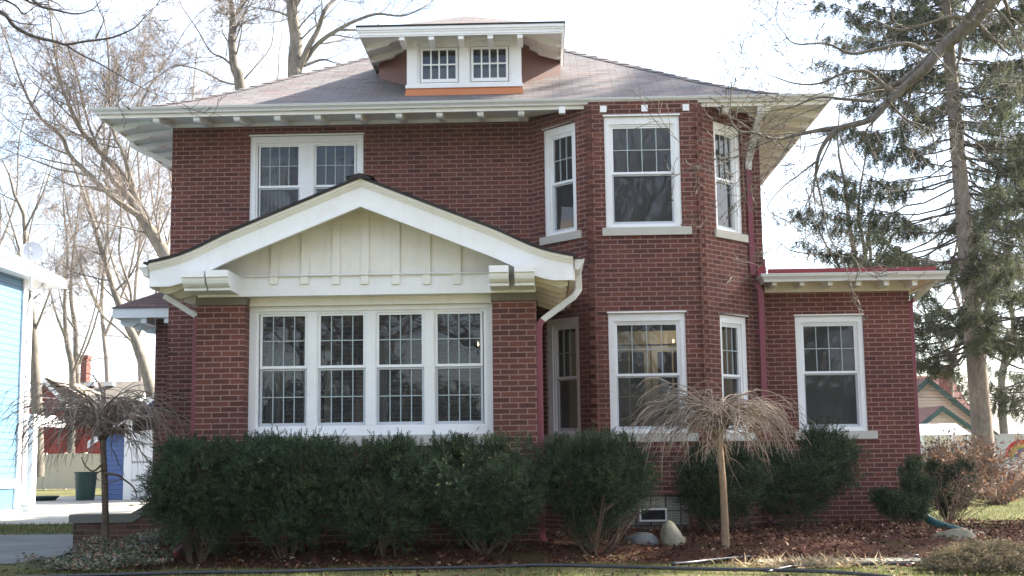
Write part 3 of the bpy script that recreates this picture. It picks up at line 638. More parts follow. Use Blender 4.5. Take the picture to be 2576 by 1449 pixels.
# ---- dormer
DX0, DX1, YD = -2.048, -.28, 18.57
dz0, dzs, dzt = 6.70, 6.80, 7.56
dor = MB(); 
wd = [(-1.84, -1.262, 5.649+H, 6.199+H), (-1.056, -.484, 5.652+H, 6.202+H)]
panel(dor, (0, YD), T0, N0, DX0, DX1, dzs+.03, dzt+.12, [(a-.01, b+.01, c-.01, d+.01) for a, b, c, d in wd], .08)
dormer = dor.build('dormer', 'white_paint', house)
g_ = MB()
for x0, x1 in ((DX0, DX0+.16), (-1.23, -1.09), (DX1-.16, DX1)): g_.box(x0, x1, YD-.03, YD-.001, dzs+.05, dzt+.08)
g_.box(DX0-.02, DX1+.02, YD-.055, YD+.02, dzs+.0, dzs+.05); g_.box(DX0-.005, DX1+.005, YD-.045, YD-.001, dzt-.02, dzt+.055)
g_.box(DX0+.16, -1.23, YD-.02, YD-.001, dzs+.05, dzs+.085); g_.box(-1.09, DX1-.16, YD-.02, YD-.001, dzs+.05, dzs+.085)
g_.build('corner_board', 'white_paint', dormer, bevel=.004)
for a, b, c, d in wd:
    g_ = MB(); e = .035
    for q in ((a, a+e, c, d), (b-e, b, c, d), (a+e, b-e, d-e, d-.001), (a+e, b-e, c+.001, c+e+.02)): g_.box(q[0], q[1], YD-.005, YD+.03, q[2], q[3])
    for i in range(1, 4): x = a+e+(b-a-2*e)*i/4; g_.box(x-.011, x+.011, YD+.003, YD+.022, c+e, d-e)
    zz = (c+.02+d)/2; g_.box(a+e, b-e, YD+.001, YD+.024, zz-.011, zz+.011)
    g_.build('dormer_window', 'white_paint', dormer)
    g_ = MB(); g_.poly([(a+.02, YD+.026, c+.02), (b-.02, YD+.026, c+.02), (b-.02, YD+.026, d-.02), (a+.02, YD+.026, d-.02)]); g_.build('pane', 'glass', dormer)
    g_ = MB(); g_.poly([(a-.1, YD+.16, c-.05), (b+.1, YD+.16, c-.05), (b+.1, YD+.16, c+.27), (a-.1, YD+.16, c+.27)]); g_.build('curtain', 'drape', dormer)
g_ = MB(); g_.poly([(DX0, YD, dzs+.03), (DX0, YD, dzt+.1), (DX0, 21, dzt+.1), (DX0, 21, 7.9), (DX0, YD, 6.7)][::-1]); g_.poly([(DX1, YD, 6.7), (DX1, 21, 7.9), (DX1, 21, dzt+.12), (DX1, YD, dzt+.12)])
g_.poly([(DX0, 20.5, 6.5), (DX1, 20.5, 6.5), (DX1, 20.5, 8), (DX0, 20.5, 8)])
g_.poly([(-2.62, 19.60, 7.20), (DX0, 19.10, 6.93), (DX0, 19.10, 7.66), (-2.62, 19.60, 7.60)]); g_.poly([(DX1, 19.10, 6.93), (.34, 19.60, 7.20), (.34, 19.60, 7.60), (DX1, 19.10, 7.66)])
g_.build('cheek', 'copper_dull', dormer)
g_ = MB(); g_.hexa([(DX0-.03, YD-.07, 6.675), (DX1+.03, YD-.07, 6.675), (DX1+.03, YD+.03, 6.675), (DX0-.03, YD+.03, 6.675), (DX0-.01, YD-.03, 6.797), (DX1+.01, YD-.03, 6.797), (DX1+.01, YD+.03, 6.797), (DX0-.01, YD+.03, 6.797)])
g_.build('copper_flashing', 'copper_flash', dormer)
# dormer roof, hipped and slightly flared
RX0, RX1, RY0 = -2.76, .39, 18.05; zr = 7.655
dp = [(0, zr), (.3, zr+.09), (.65, zr+.235), (1.575, zr+.68)]
g_ = MB(); hip_roof(g_, RX0, RX1, RY0, 25.0, dp, back=False); g_.build('dormer_roof', 'shingle', dormer)
g_ = MB(); th = .035
g_.box(RX0-.005, RX1+.005, RY0-.006, RY0+.03, zr-.028, zr-.002); g_.box(RX0-.006, RX0+.03, RY0+.03, 20.2, zr-.028, zr-.002); g_.box(RX1-.03, RX1+.006, RY0+.03, 20.2, zr-.028, zr-.002)
g_.build('drip_edge', 'shingle_edge', dormer)
g_ = MB()
for a, b, z0, z1 in ((.005, .05, zr-.075, zr-.029), (.022, .05, zr-.105, zr-.076), (.035, .06, zr-.150, zr-.106), (.045, .06, zr-.172, zr-.151)):
    g_.box(RX0+a, RX1-a, RY0+a, RY0+b, z0, z1)
    g_.box(RX0+a, RX0+b, RY0+b, 20.25, z0, z1); g_.box(RX1-b, RX1-a, RY0+b, 20.25, z0, z1)
g_.build('fascia', 'white_paint', dormer, bevel=.003)
zs_ = zr-.12
g_ = MB(); g_.poly([(RX0+.06, RY0+.06, zs_), (RX0+.06, 20.3, zs_), (DX0, 20.3, zs_+.16), (DX0, YD, zs_+.16)]); g_.poly([(RX1-.06, RY0+.06, zs_), (DX1, YD, zs_+.16), (DX1, 20.3, zs_+.16), (RX1-.06, 20.3, zs_)])
g_.poly([(RX0+.06, RY0+.06, zs_), (DX0, YD, zs_+.16), (DX1, YD, zs_+.16), (RX1-.06, RY0+.06, zs_)]); g_.build('soffit', 'white_paint', dormer)
for k in range(5):
    x = DX0-.03+(DX1-DX0+.02)*k/4; g_ = MB(); g_.box(x-.042, x+.042, RY0+.062, YD-.002, zs_-.105, zs_+.01); g_.build('rafter_tail', 'white_paint', dormer, bevel=.01)
for k in range(2):
    y = 18.66+k*.58
    for sg, xo, xi in ((1, RX0+.062, DX0), (-1, RX1-.062, DX1)):
        g_ = MB(); xm = (xo*.45+xi*.55)
        dxi = abs(xi-xo); zz = lambda q: zs_+.005+.155*abs(q-xo)/dxi
        pf = [(xo, zz(xo)), (xo, zs_-.07), (xo+sg*.05, zs_-.085), (xm, zz(xm)-.10), (xm+sg*.04, zz(xm)-.055), (xi, zz(xi)-.05), (xi, zz(xi))]
        g_.prism(pf if sg > 0 else pf[::-1], 'y', y-.042, y+.042)
        g_.build('rafter_tail', 'white_paint', dormer)

# ---- sunroom porch
PX0, PX1, PX2, PX3 = -4.247, -3.652, -.627, -.093
zcap0, zcap1 = at(550, 768, YP)[2], at(550, 744, YP)[2]
print('cap', zcap0, zcap1, 'wP', wP, 'wU', wU, 'wW', wW)
pm = MB()
for a, b in ((PX0, PX1), (PX2, PX3)):
    pm = MB(); pm.box(a, b, YP, YP+.62, 0, zcap0); pier = pm.build('brick_pier', 'brick', house)
    pm = MB(); pm.box(a-.012, b+.02, YP-.018, YP+.64, zcap0+.001, zcap1); pm.build('cap', 'cap_stone', pier, bevel=.006)
pm = MB(); panel(pm, (0, YP+.10), T0, N0, PX1+.001, PX2-.001, 0, wP[2]-.13, [])
pm.poly([(PX0+.012, YP+.62, 0), (PX0+.012, YP+.62, zcap1), (PX0+.012, YM, zcap1), (PX0+.012, YM, 0)]); pm.poly([(PX3-.012, YP+.62, 0), (PX3-.012, YM, 0), (PX3-.012, YM, zcap1), (PX3-.012, YP+.62, zcap1)])
pm.build('sunroom_wall', 'brick', house)
PO = (0, 15.27)
window(PO, T0, N0, PX1+.003, PX2-.003, wP[2], wP[3]+.02, casing=(.085, .06, .10), rec=.0, sashes=4, mull=.115, cols=4, rows=(2, 2), rail=.51, cap=False, thin=.028)
g_ = MB(); g_.box(PX1+.002, PX2-.002, 15.20, 15.36, wP[3]+.021, zcap1+.02); g_.build('window_head', 'cream_paint', house)
g_ = MB(); g_.box(PX1+.02, PX2+.002, YP+.07, 15.30, wP[2]-.135, wP[2]-.001); g_.build('sill', 'limestone', house, bevel=.006)
# gable: infill boards, battens, beam
YG = 14.60
cx = (PX0+PX3)/2
zb0, zb1 = at(920, 742, YP-.02)[2], at(920, 690, YP-.02)[2]
zpk = at(905, 447, YG)[2]; gx0, gx1 = -4.70, .36; ztip = (at(370, 662, YG)[2]+at(1440, 640, YG)[2])/2
HW = (gx1-gx0)/2; zpk0 = zpk
def ztop(x):       # upper edge of the porch gable, flared at the eaves
    d = abs(x-cx); e = HW-d; k = (zpk-ztip)/HW
    lin = zpk-.405*d
    if e < .75: lin += .0; 
    z_end = ztip
    s_ = max(0, min(1, (e)/.95)); flat = ztip+.20*e
    return lin*(s_*s_*(3-2*s_))+flat*(1-s_*s_*(3-2*s_))
xs_ = sorted({*np.linspace(gx0, gx0+1.0, 9), *np.linspace(gx0+1.0, cx, 5), *np.linspace(cx, gx1-1.0, 5), *np.linspace(gx1-1.0, gx1, 9)})
bt = .355            # barge board depth
def barge(o_top, o_bot, y0, y1, mi, mb, flat=None):
    prev = None
    for x in xs_:
        zt = ztop(x)-o_top; zb = ztop(x)-o_bot
        if flat is not None: zb = max(zb, flat)
        if prev:
            xa, ta, ba = prev
            if ta > ba and zt > zb:
                mb.hexa([(xa, y0, ba), (x, y0, zb), (x, y1, zb), (xa, y1, ba), (xa, y0, ta), (x, y0, zt), (x, y1, zt), (xa, y1, ta)], mi)
        prev = (x, zt, zb)
zflat = (at(412, 724, YG)[2]+at(1390, 703, YG)[2])/2
bm_ = MB(); barge(.10, bt, YG, YG+.05, 0, bm_, zflat); 
gable = bm_.build('barge_board', 'white_paint', house)
bm_ = MB(); barge(.022, .058, YG-.055, YG+.05, 0, bm_); barge(.0585, .08, YG-.036, YG+.05, 0, bm_); barge(.0805, .1, YG-.018, YG+.05, 0, bm_)
bm_.build('crown_moulding', 'cream_paint', gable)
bm_ = MB()
prev = None
for x in xs_:
    zb = max(ztop(x)-bt, zflat)
    if prev: xa, ba = prev; bm_.hexa([(xa, YG-.022, ba-.001), (x, YG-.022, zb-.001), (x, YG-.001, zb-.001), (xa, YG-.001, ba-.001), (xa, YG-.022, ba+.03), (x, YG-.022, zb+.03), (x, YG-.001, zb+.03), (xa, YG-.001, ba+.03)])
    prev = (x, zb)
bm_.build('edge_bead', 'white_paint', gable)
# roof shell of the porch with shingle edge
rs = MB()
for xa, xb in zip(xs_, xs_[1:]):
    pa, pb = [(xa, YG-.10, ztop(xa)), (xb, YG-.10, ztop(xb))]
    rs.hexa([(xa-.0, YG-.085, ztop(xa)-.02), (xb, YG-.085, ztop(xb)-.02), (xb, YM-.001, ztop(xb)-.02), (xa, YM-.001, ztop(xa)-.02), (xa, YG-.085, ztop(xa)+.012), (xb, YG-.085, ztop(xb)+.012), (xb, YM-.001, ztop(xb)+.012), (xa, YM-.001, ztop(xa)+.012)])
rs.box(gx0-.05, gx0, YG-.085, YM-.3, ztip-.03, ztip-.005); rs.box(gx1, gx1+.05, YG-.085, YBAY+.3, ztip-.03, ztip-.005)
k = 0
for i in range(14):      # ridge shingles
    y = YG-.11+i*.27; rs.poly([(cx-.17, y, zpk-.012), (cx, y, zpk+.034), (cx, y+.3, zpk+.024), (cx-.17, y+.3, zpk-.022)]); rs.poly([(cx, y, zpk+.034), (cx+.17, y, zpk-.012), (cx+.17, y+.3, zpk-.022), (cx, y+.3, zpk+.024)])
    rs.poly([(cx-.17, y, zpk-.035), (cx+.17, y, zpk-.035), (cx, y, zpk+.034)])
rs.build('porch_roof', 'shingle_edge', house)
gi = MB(); 
gi.poly([(gx0+.35, YP-.02, zb1), (gx1-.35, YP-.02, zb1)]+[(x, YP-.02, ztop(x)-.1) for x in reversed(xs_) if gx0+.35 <= x <= gx1-.35]); gi.build('gable_boards', 'cream_paint', house)
g_ = MB(); g_.box(PX0+.02, PX3-.0, YP-.05, YP+.40, zb0, zb1+.0); g_.build('porch_beam', 'white_paint', house, bevel=.004)
for px in (690, 767, 845, 918, 996, 1073, 1150):
    x = at(px, 690, YP-.05)[0]; zt = ztop(x)-bt+.10; zlo = at(px, 715, YP-.06)[2]; 
    g_ = MB(); g_.box(x-.047, x+.047, YP-.045, YP-.021, zb1+.001, zt); g_.box(x-.047, x+.047, YP-.075, YP-.051, zlo, zb1+.001); g_.box(x-.047, x+.047, YP-.075, YP-.045, zb1+.0015, zb1+.03)
    g_.build('batten', 'cream_paint', house, bevel=.004)
g_ = MB(); g_.tube([(PX1-.02, YP-.085, zb1-.01), (PX2+.03, YP-.085, zb1-.01)], .011, 6); g_.box(PX1, PX2, YP-.064, YP-.0505, zb1-.022, zb1+.0); g_.build('picture_rail', 'white_paint', house)
# pair of scrolled brackets at each end
zbt, zbb = at(545, 679, 14.42)[2], at(560, 730, 14.56)[2]
bp = [(14.42, zbt), (14.42, zbt-.080), (14.452, zbt-.083), (14.456, zbt-.115), (14.475, zbt-.150), (14.515, zbt-.180), (14.572, zbt-.190), (14.572, zbt-.196), (14.560, zbt-.198), (14.560, zbb), (YP-.02, zbb), (YP-.02, zbt)]
for px0, px1 in ((455, 512), (517, 572), (1230, 1279), (1294, 1344)):
    xa, xb = at(px0, 690, 14.42)[0], at(px1, 690, 14.42)[0]; g_ = MB(); g_.prism(bp[::-1], 'x', xa, xb); g_.build('bracket', 'white_paint', house, bevel=.004)
# porch side soffits and lookouts, seen under the right-hand eave
for sg, xo, xi in ((-1, gx0+.06, PX0), (1, gx1-.06, PX3)):
    g_ = MB(); 
    ns = 22
    for i in range(ns):
        y0 = YG+.06+i*(YM-YG-.06)/ns; y1 = y0+(YM-YG-.06)/ns-.012; zo = zflat+.015
        if sg > 0 and y1 > 17.85: break
        g_.hexa([(xo, y0, zo), (xi, y0, zo+.10), (xi, y1, zo+.10), (xo, y1, zo), (xo, y0, zo+.03), (xi, y0, zo+.13), (xi, y1, zo+.13), (xo, y1, zo+.03)] if sg < 0 else [(xi, y0, zo+.10), (xo, y0, zo), (xo, y1, zo), (xi, y1, zo+.10), (xi, y0, zo+.13), (xo, y0, zo+.03), (xo, y1, zo+.03), (xi, y1, zo+.13)])
    g_.poly([(xo, YG+.05, zflat+.05), (xi, YG+.05, zflat+.15), (xi, 17.8, zflat+.15), (xo, 17.8, zflat+.05)]); g_.build('soffit', 'cream_paint', house)
    nk = 6
    for i in range(nk):
        y = YG+.25+i*.52; g_ = MB(); zo = zflat
        pf = [(xo-sg*.0, zo+.02), (xo, zo-.03), (xo-sg*.10, zo-.06), (xi, zo+.035), (xi, zo+.11)]
        g_.prism(pf if sg < 0 else pf[::-1], 'y', y-.03, y+.03); g_.build('rafter_tail', 'cream_paint', house)
kgutter((gx1+.02, YG+.02), (gx1+.02, 17.55), ztip-.035, (1, 0), .13, .11); kgutter((gx0-.02, 18.0), (gx0-.02, YG+.02), ztip-.035, (-1, 0), .13, .11)
g_ = MB(); g_.box(gx1-.045, gx1+.02, YG+.055, 17.6, zflat+.0, ztip-.04); g_.build('fascia', 'cream_paint', house); g_ = MB(); g_.box(gx0-.02, gx0+.045, YG+.055, 18.2, zflat+.0, ztip-.04); g_.build('fascia', 'cream_paint', house)

# ---- wing eaves
wy = 17.87
zwg = (at(1915, 690, wy)[2]+at(2385, 679, wy)[2])/2; wx0, wx1 = 3.15, 5.84
g_ = MB(); dep, hg = .10, .115
pr = [(0, 0), (0, -hg), (dep*.55, -hg), (dep*.62, -hg*.72), (dep*.80, -hg*.50), (dep*.97, -hg*.34), (dep, -hg*.14), (dep*1.06, -hg*.12), (dep*1.06, 0), (dep*.93, 0), (dep*.93, -.012), (.012, -.012)]
bx0, bx1, by0, by1 = wx0+.1, wx1-.1, wy+.1, 24.0
def ringw(k): return [[(bx0-a, YM-.003, zwg+b), (bx0-a, by0-a, zwg+b), (bx1+a, by0-a, zwg+b), (bx1+a, by1, zwg+b)][k] for a, b in pr]
R_ = [ringw(k) for k in range(4)]
for k in range(3):
    for i in range(len(pr)): j = (i+1) % len(pr); g_.poly([R_[k][i], R_[k+1][i], R_[k+1][j], R_[k][j]])
g_.build('gutter', 'gutter', house)
zwf = at(2100, 703, wy+.1)[2]
g_ = MB(); g_.box(bx0+.001, bx1, by0+.001, by0+.025, zwf, zwg-.02); g_.box(bx1-.025, bx1-.001, by0+.026, by1, zwf, zwg-.02); g_.box(bx0+.001, bx0+.025, by0+.026, YM-.002, zwf, zwg-.02); g_.build('fascia', 'cream_paint', house)
g_ = MB(); g_.poly([(bx0+.02, by0+.02, zwf+.04), (bx1-.02, by0+.02, zwf+.04), (bx1-.02, YW, zwf+.06), (bx0+.02, YW, zwf+.06)]); g_.poly([(XW1, YW, zwf+.06), (bx1-.02, YW, zwf+.06), (bx1-.02, by1, zwf+.06), (XW1, by1, zwf+.06)])
g_.build('soffit', 'cream_paint', house)
zfb = at(2100, 734, YW)[2]; g_ = MB(); g_.box(XW0+.002, XW1+.015, YW-.025, YW-.001, zfb, zwf+.058); g_.box(XW1+.001, XW1+.024, YW-.001, by1, zfb, zwf+.058); g_.build('frieze_board', 'cream_paint', house)
for px in (1948, 2018, 2089, 2160, 2230, 2301):
    x = at(px, 710, by0+.03)[0]; g_ = MB(); y0, y1 = by0+.026, YW-.03
    zt = zwf+.035; zl = at(px, 718, by0+.03)[2]
    g_.prism([(x-.052, zt), (x-.048, zt-.03), (x-.034, zl+.03), (x-.034, zl), (x+.034, zl), (x+.034, zl+.03), (x+.048, zt-.03), (x+.052, zt)], 'y', y0, y1); g_.build('rafter_tail', 'white_paint', house, bevel=.004)
g_ = MB(); g_.poly([(XR+.003, wy+.08, zwg-.004), (wx1-.08, wy+.08, zwg-.004), (wx1-.08, 24, zwg+.06), (XR+.003, 24, zwg+.06)], 1)
g_.box(XR+.01, wx1-.14, wy+.14, wy+.18, zwg+.0, zwg+.085); g_.box(wx1-.18, wx1-.14, wy+.18, 24, zwg+.0, zwg+.085); g_.box(XR+.002, XR+.03, YM+.02, 24, zwg+.1, zwg+.28)
g_.box(XR-.10, XR+.03, YM-.028, YM-.002, zwg+.01, zwg+.16)
g_.build('wing_roof', ['red_flash', 'path_grey'], house)

# ---- downspouts
def dspout(pts, mat, wx=.075, wy_=.06):
    g_ = MB(); g_.rbox_tube(pts, wx, wy_); return g_.build('downspout', mat, house, bevel=.006)
yd = YM-.06
dspout([(3.17, EY0+.12, 6.18), (3.17, EY0+.16, 6.05), (3.09, yd-.02, 5.50), (3.085, yd, 5.36)], 'gutter', .09, .075)
dspout([(3.085, yd, 5.372), (3.085, yd, zwg+.03)], 'maroon', .078, .06)
dspout([(3.13, YM-.11, zwg-.11), (3.185, YM-.11, zwg-.22), (3.185, YM-.09, 1.6), (3.185, YM-.09, .30), (3.20, YM-.18, .20), (3.24, YM-.62, .12)], 'maroon', .082, .065)
for z in (5.05, 4.2, 2.9, 1.9): g_ = MB(); g_.box(3.0, 3.17, YM-.012, YM-.002, z, z+.05); g_.build('downspout_strap', 'maroon', house)
e0 = at(1458, 705, 15.6); 
dspout([(gx1+.08, 15.25, ztip-.15), (gx1+.08, 15.25, zflat-.03), (gx1+.02, 15.2, zflat-.12), (-.02, 15.11, zflat-.42)], 'gutter', .075, .065)
dspout([(-.015, 15.11, zflat-.415), (-.055, 15.10, zflat-.48), (-.06, 15.10, zflat-.62), (-.06, 15.12, 1.6), (-.06, 15.12, .32), (-.055, 15.05, .24), (-.04, 14.9, .16)], 'maroon', .075, .065)
dspout([(gx0-.03, 15.3, zflat-.02), (gx0+.1, 15.3, zflat-.10), (PX0-.03, 15.22, zflat-.30)], 'gutter', .07, .06)
dspout([(PX0-.035, 15.22, zflat-.29), (PX0-.05, 15.22, zflat-.5), (PX0-.05, 15.22, .3), (PX0-.06, 15.0, .2)], 'maroon', .07, .06)
a_ = at(330, 362, 18.9); b_ = at(436, 400, 18.9)
dspout([(EX0+.12, 18.75, 6.16), (EX0+.16, 18.75, 6.03), (EX0+.30, 18.75, 5.95), (XL-.04, 18.75, 5.70)], 'gutter', .075, .06)
dspout([(XL-.04, 18.75, 5.71), (XL-.045, 18.75, 5.5), (XL-.045, 18.75, .2)], 'maroon', .07, .06)
dspout([(wx1-.14, 18.1, zwg-.11), (wx1-.14, 18.1, zwf-.03), (wx1-.22, 18.2, zwf-.11), (XW1+.10, 18.52, zwf-.24)], 'gutter', .07, .06)
dspout([(XW1+.11, 18.51, zwf-.23), (XW1+.04, 18.56, zwf-.30), (XW1+.04, 18.56, .1)], 'maroon', .07, .06)

# ---- side entry at the left
EY = 20.3; ex0 = at(389, 950, EY)[0]; ez = at(400, 803, EY)[2]
g_ = MB(); g_.box(ex0, XL-.002, EY, 24, 0, ez); g_.build('entry_wall', 'brick', house)
fy = EY-.5; fx0 = at(283, 785, fy)[0]; fz0, fz1 = at(350, 799, fy)[2], at(350, 775, fy)[2]
g_ = MB(); g_.box(fx0, XL-.004, fy, fy+.04, fz0, fz1); g_.box(fx0, fx0+.04, fy+.041, 24.5, fz0, fz1); g_.build('fascia', 'white_paint', house, bevel=.004)
g_ = MB(); ez2 = fz1+.55
g_.poly([(fx0-.03, fy-.03, fz1+.006), (XL-.004, fy-.03, fz1+.006), (XL-.004, fy+.9, ez2), (fx0+1.0, fy+.95, ez2)]); g_.poly([(fx0-.03, 24.5, fz1+.006), (fx0-.03, fy-.03, fz1+.006), (fx0+1.0, fy+.95, ez2), (fx0+1.0, 24.5, ez2)])
g_.box(fx0-.03, XL-.004, fy-.032, fy+.02, fz1+.0, fz1+.005)
g_.build('entry_roof', 'shingle_brown', house)
g_ = MB(); g_.poly([(fx0+.04, fy+.04, fz0+.02), (XL-.004, fy+.04, fz0+.02), (XL-.004, EY, fz0+.05), (fx0+.04, EY, fz0+.05)]); g_.poly([(fx0+.04, EY, fz0+.05), (ex0, EY, fz0+.05), (ex0, 24.5, fz0+.05), (fx0+.04, 24.5, fz0+.05)]); g_.build('soffit', 'white_paint', house)
g_ = MB(); g_.box(ex0-.02, XL-.003, EY-.03, EY-.001, ez-.0, fz0+.05); g_.box(ex0-.03, ex0-.001, EY-.03, 24, ez, fz0+.05); g_.build('frieze_board', 'white_paint', house)
for px in (362, 420):
    x = at(px, 800, fy+.05)[0]; g_ = MB(); g_.box(x-.045, x+.045, fy+.042, EY-.031, fz0-.085, fz0+.03); g_.build('rafter_tail', 'white_paint', house, bevel=.01)
for k in range(5):
    y = EY+.0+k*.6-.2; g_ = MB(); zz = fz0
    g_.prism([(fx0+.045, zz+.02), (fx0+.045, zz-.07), (fx0+.10, zz-.11), (fx0+.26, zz-.12), (fx0+.33, zz-.06), (ex0, zz-.02), (ex0, zz+.05)], 'y', y-.045, y+.045); g_.build('rafter_tail', 'white_paint', house)

# ---- rooms behind the glass
g_ = MB()
g_.box(XL+.05, XR-.05, YM+.25, 27.3, 3.32, 3.40, 1); g_.box(XL+.05, XR-.05, YM+.25, 27.3, .70, .80, 1)
g_.poly([(XL+.05, 22.5, .8), (XR-.05, 22.5, .8), (XR-.05, 22.5, 6.2), (XL+.05, 22.5, 6.2)])
g_.poly([(-.6, YM+.15, .8), (-.6, 22.5, .8), (-.6, 22.5, 6.2), (-.6, YM+.15, 6.2)]); g_.poly([(XR-.06, YM+.15, .8), (XR-.06, 22.5, .8), (XR-.06, 22.5, 6.2), (XR-.06, YM+.15, 6.2)])
g_.poly([(XR+.05, 21.5, .8), (XW1-.05, 21.5, .8), (XW1-.05, 21.5, 3.5), (XR+.05, 21.5, 3.5)])
g_.poly([(PX0+.1, YP+.7, .79), (PX3-.1, YP+.7, .79), (PX3-.1, YM-.05, .79), (PX0+.1, YM-.05, .79)], 1)
g_.build('interior', ['plaster', 'wood_floor'], house)
def drape(x0, x1, y, z0, z1, mat='drape', waves=7, amp=.03, seed=0):
    g_ = MB(); n_ = waves*6; r_ = random.Random(seed)
    P = [(x0+(x1-x0)*i/n_, y+amp*sin(i/n_*waves*2*pi)+r_.uniform(-.006, .006)) for i in range(n_+1)]
    for p, q in zip(P, P[1:]): g_.poly([(p[0], p[1], z0), (q[0], q[1], z0), (q[0], q[1], z1), (p[0], p[1], z1)])
    return g_.build('curtain', mat, house)
drape(wU[0]+.12, wU[0]+.55, YM+.30, 4.4, 5.75, seed=1); drape(wU[1]-.5, wU[1]-.1, YM+.30, 4.4, 5.75, seed=2)
drape(-2.30, -2.05, 16.3, .9, 2.75, waves=3, seed=3); drape(PX1+.05, PX1+.28, 16.0, .9, 2.75, waves=3, seed=5)
# interior glazed doors seen through the sunroom and the dining room window
def glazed_door(x0, x1, y, z0, z1, cols, rows, name='interior_door'):
    g_ = MB(); e = .10; g_.box(x0, x0+e, y, y+.04, z0, z1); g_.box(x1-e, x1, y, y+.04, z0, z1); g_.box(x0+e, x1-e, y, y+.04, z1-e, z1-.001); g_.box(x0+e, x1-e, y, y+.04, z0+.001, z0+.22)
    for i in range(1, cols): x = x0+e+(x1-x0-2*e)*i/cols; g_.box(x-.012, x+.012, y+.01, y+.03, z0+.22, z1-e)
    for i in range(1, rows): z = z0+.22+(z1-z0-.22-e)*i/rows; g_.box(x0+e, x1-e, y+.008, y+.032, z-.012, z+.012)
    return g_.build(name, 'door_cream', house)
glazed_door(1.05, 1.75, 20.6, .8, 2.95, 2, 5); glazed_door(1.77, 2.47, 20.6, .8, 2.95, 2, 5); glazed_door(-3.35, -2.95, 17.2, .8, 2.85, 2, 5)
g_ = MB(); g_.box(.4, 1.04, 20.62, 20.66, .8, 3.2); g_.box(2.48, 3.1, 20.62, 20.66, .8, 3.2); g_.box(1.04, 2.48, 20.62, 20.66, 2.98, 3.2); g_.build('door_casing', 'door_cream', house)
for p in (at(1694, 858, 20.3), at(1203, 866, 17.6)):
    g_ = MB(); 
    g_.tube([(p[0], p[1], p[2]-.025), (p[0], p[1], p[2]), (p[0], p[1], p[2]+.035)], [.007, .014, .002], 6, 1)
    g_.tube([(p[0]-.06, p[1]+.01, p[2]-.04), (p[0]+.06, p[1]+.01, p[2]-.04)], .008, 5, 0); g_.tube([(p[0], p[1]+.01, p[2]-.04), (p[0], p[1]+.01, p[2]-.18)], .008, 5, 0)
    if p[0] > 0:
        ld = bpy.data.lights.new('sconce_light', 'POINT'); ld.energy = 1.6; ld.color = (1, .88, .70); ld.shadow_soft_size = .06; lo = bpy.data.objects.new('sconce_light', ld); col.objects.link(lo); lo.location = (p[0], p[1]-.25, p[2])
    g_.build('wall_sconce', ['metal_dark', 'bulb'], house)

# ------------------------------------------------------------------ entry wing wall
ew = empty('entry_parapet', 'low brick side wall of the entry steps with a sloping concrete cap', 'wall', (-6, 16.7, 0))
ey = 16.75; c0 = at(178, 1308, ey); c1 = at(330, 1300, ey); c2 = at(430, 1240, ey)
zt0 = (c0[2]+c1[2])/2-.0; sl = (c2[2]-c1[2])/(c2[0]-c1[0]); xe = c1[0]+1.1
g_ = MB(); xa, xb = c0[0]+.03, c1[0]
g_.prism([(xa, -.05), (xe, -.05), (xe, zt0+sl*1.1-.06), (xb, zt0-.06), (xa, zt0-.06)][::-1], 'y', ey+.02, ey+.30); g_.build('brickwork', 'brick_old', ew)
g_ = MB(); g_.prism([(xa-.05, zt0-.059), (xb+.01, zt0-.059), (xe+.02, zt0+sl*1.1-.058), (xe+.02, zt0+sl*1.1+.06), (xb-.02, zt0+.05), (xa-.05, zt0+.05)][::-1], 'y', ey-.02, ey+.34); g_.build('coping', 'concrete_cap', ew, bevel=.012)

# ------------------------------------------------------------------ trees: bare branching
def rot_dir(d, ang, rng):
    d = d/np.linalg.norm(d); r = rng.normal(size=3); x = np.cross(d, r); x /= np.linalg.norm(x)+1e-9
    return d*cos(ang)+x*sin(ang)
def limb_path(p, d, L, rng, segs, wander, trop):
    pts = [np.array(p, float)]; d = d/np.linalg.norm(d)
    for i in range(segs):
        d = d+rng.normal(0, wander, 3)+np.array([0, 0, trop]); d /= np.linalg.norm(d); pts.append(pts[-1]+d*L/segs)
    return pts, d
def branch(mb, p, d, L, r, lev, rng, cfg, maxlev):
    segs = cfg['segs'][lev]; pts, de = limb_path(p, d, L, rng, segs, cfg['wander'][lev], cfg['trop'][lev])
    rads = [max(cfg['rmin'], r*(1-.72*i/segs)) for i in range(segs+1)]
    n = 6 if r > .05 else (5 if r > .02 else 3); mb.tube(pts, rads, n, cfg['mi'][lev], caps=False)
    if lev < maxlev:
        nc = cfg['kids'][lev]; nc = max(1, int(nc*rng.uniform(.75, 1.25)))
        for k in range(nc):
            f = cfg['from'] + (1-cfg['from'])*(k+rng.uniform(.1, .9))/nc; i = min(segs-1, int(f*segs)); q = pts[i]+(pts[i+1]-pts[i])*(f*segs-i)
            dd = pts[i+1]-pts[i]; nd = rot_dir(dd, radians(rng.uniform(*cfg['ang'])), rng)
            branch(mb, q, nd, L*cfg['ratio'][lev]*rng.uniform(.6, 1.15)*(1.15-.5*f), max(cfg['rmin'], rads[i]*cfg['rr']), lev+1, rng, cfg, maxlev)
    elif cfg.get('bud') and rng.random() < .45:
        q = pts[-1]; mb.tube([q, q+de*.012, q+de*.03], [.003, .007, .002], 4, 2, caps=False)
CFG = dict(segs=[7, 6, 5, 4, 3], wander=[.10, .13, .15, .16, .18], trop=[.05, .045, .04, .035, .03], kids=[9, 7, 6, 5], ratio=[.55, .56, .56, .55], ang=(24, 52), rr=.45, rmin=.0045, mi=[0, 0, 1, 1, 1], **{'from': .2})
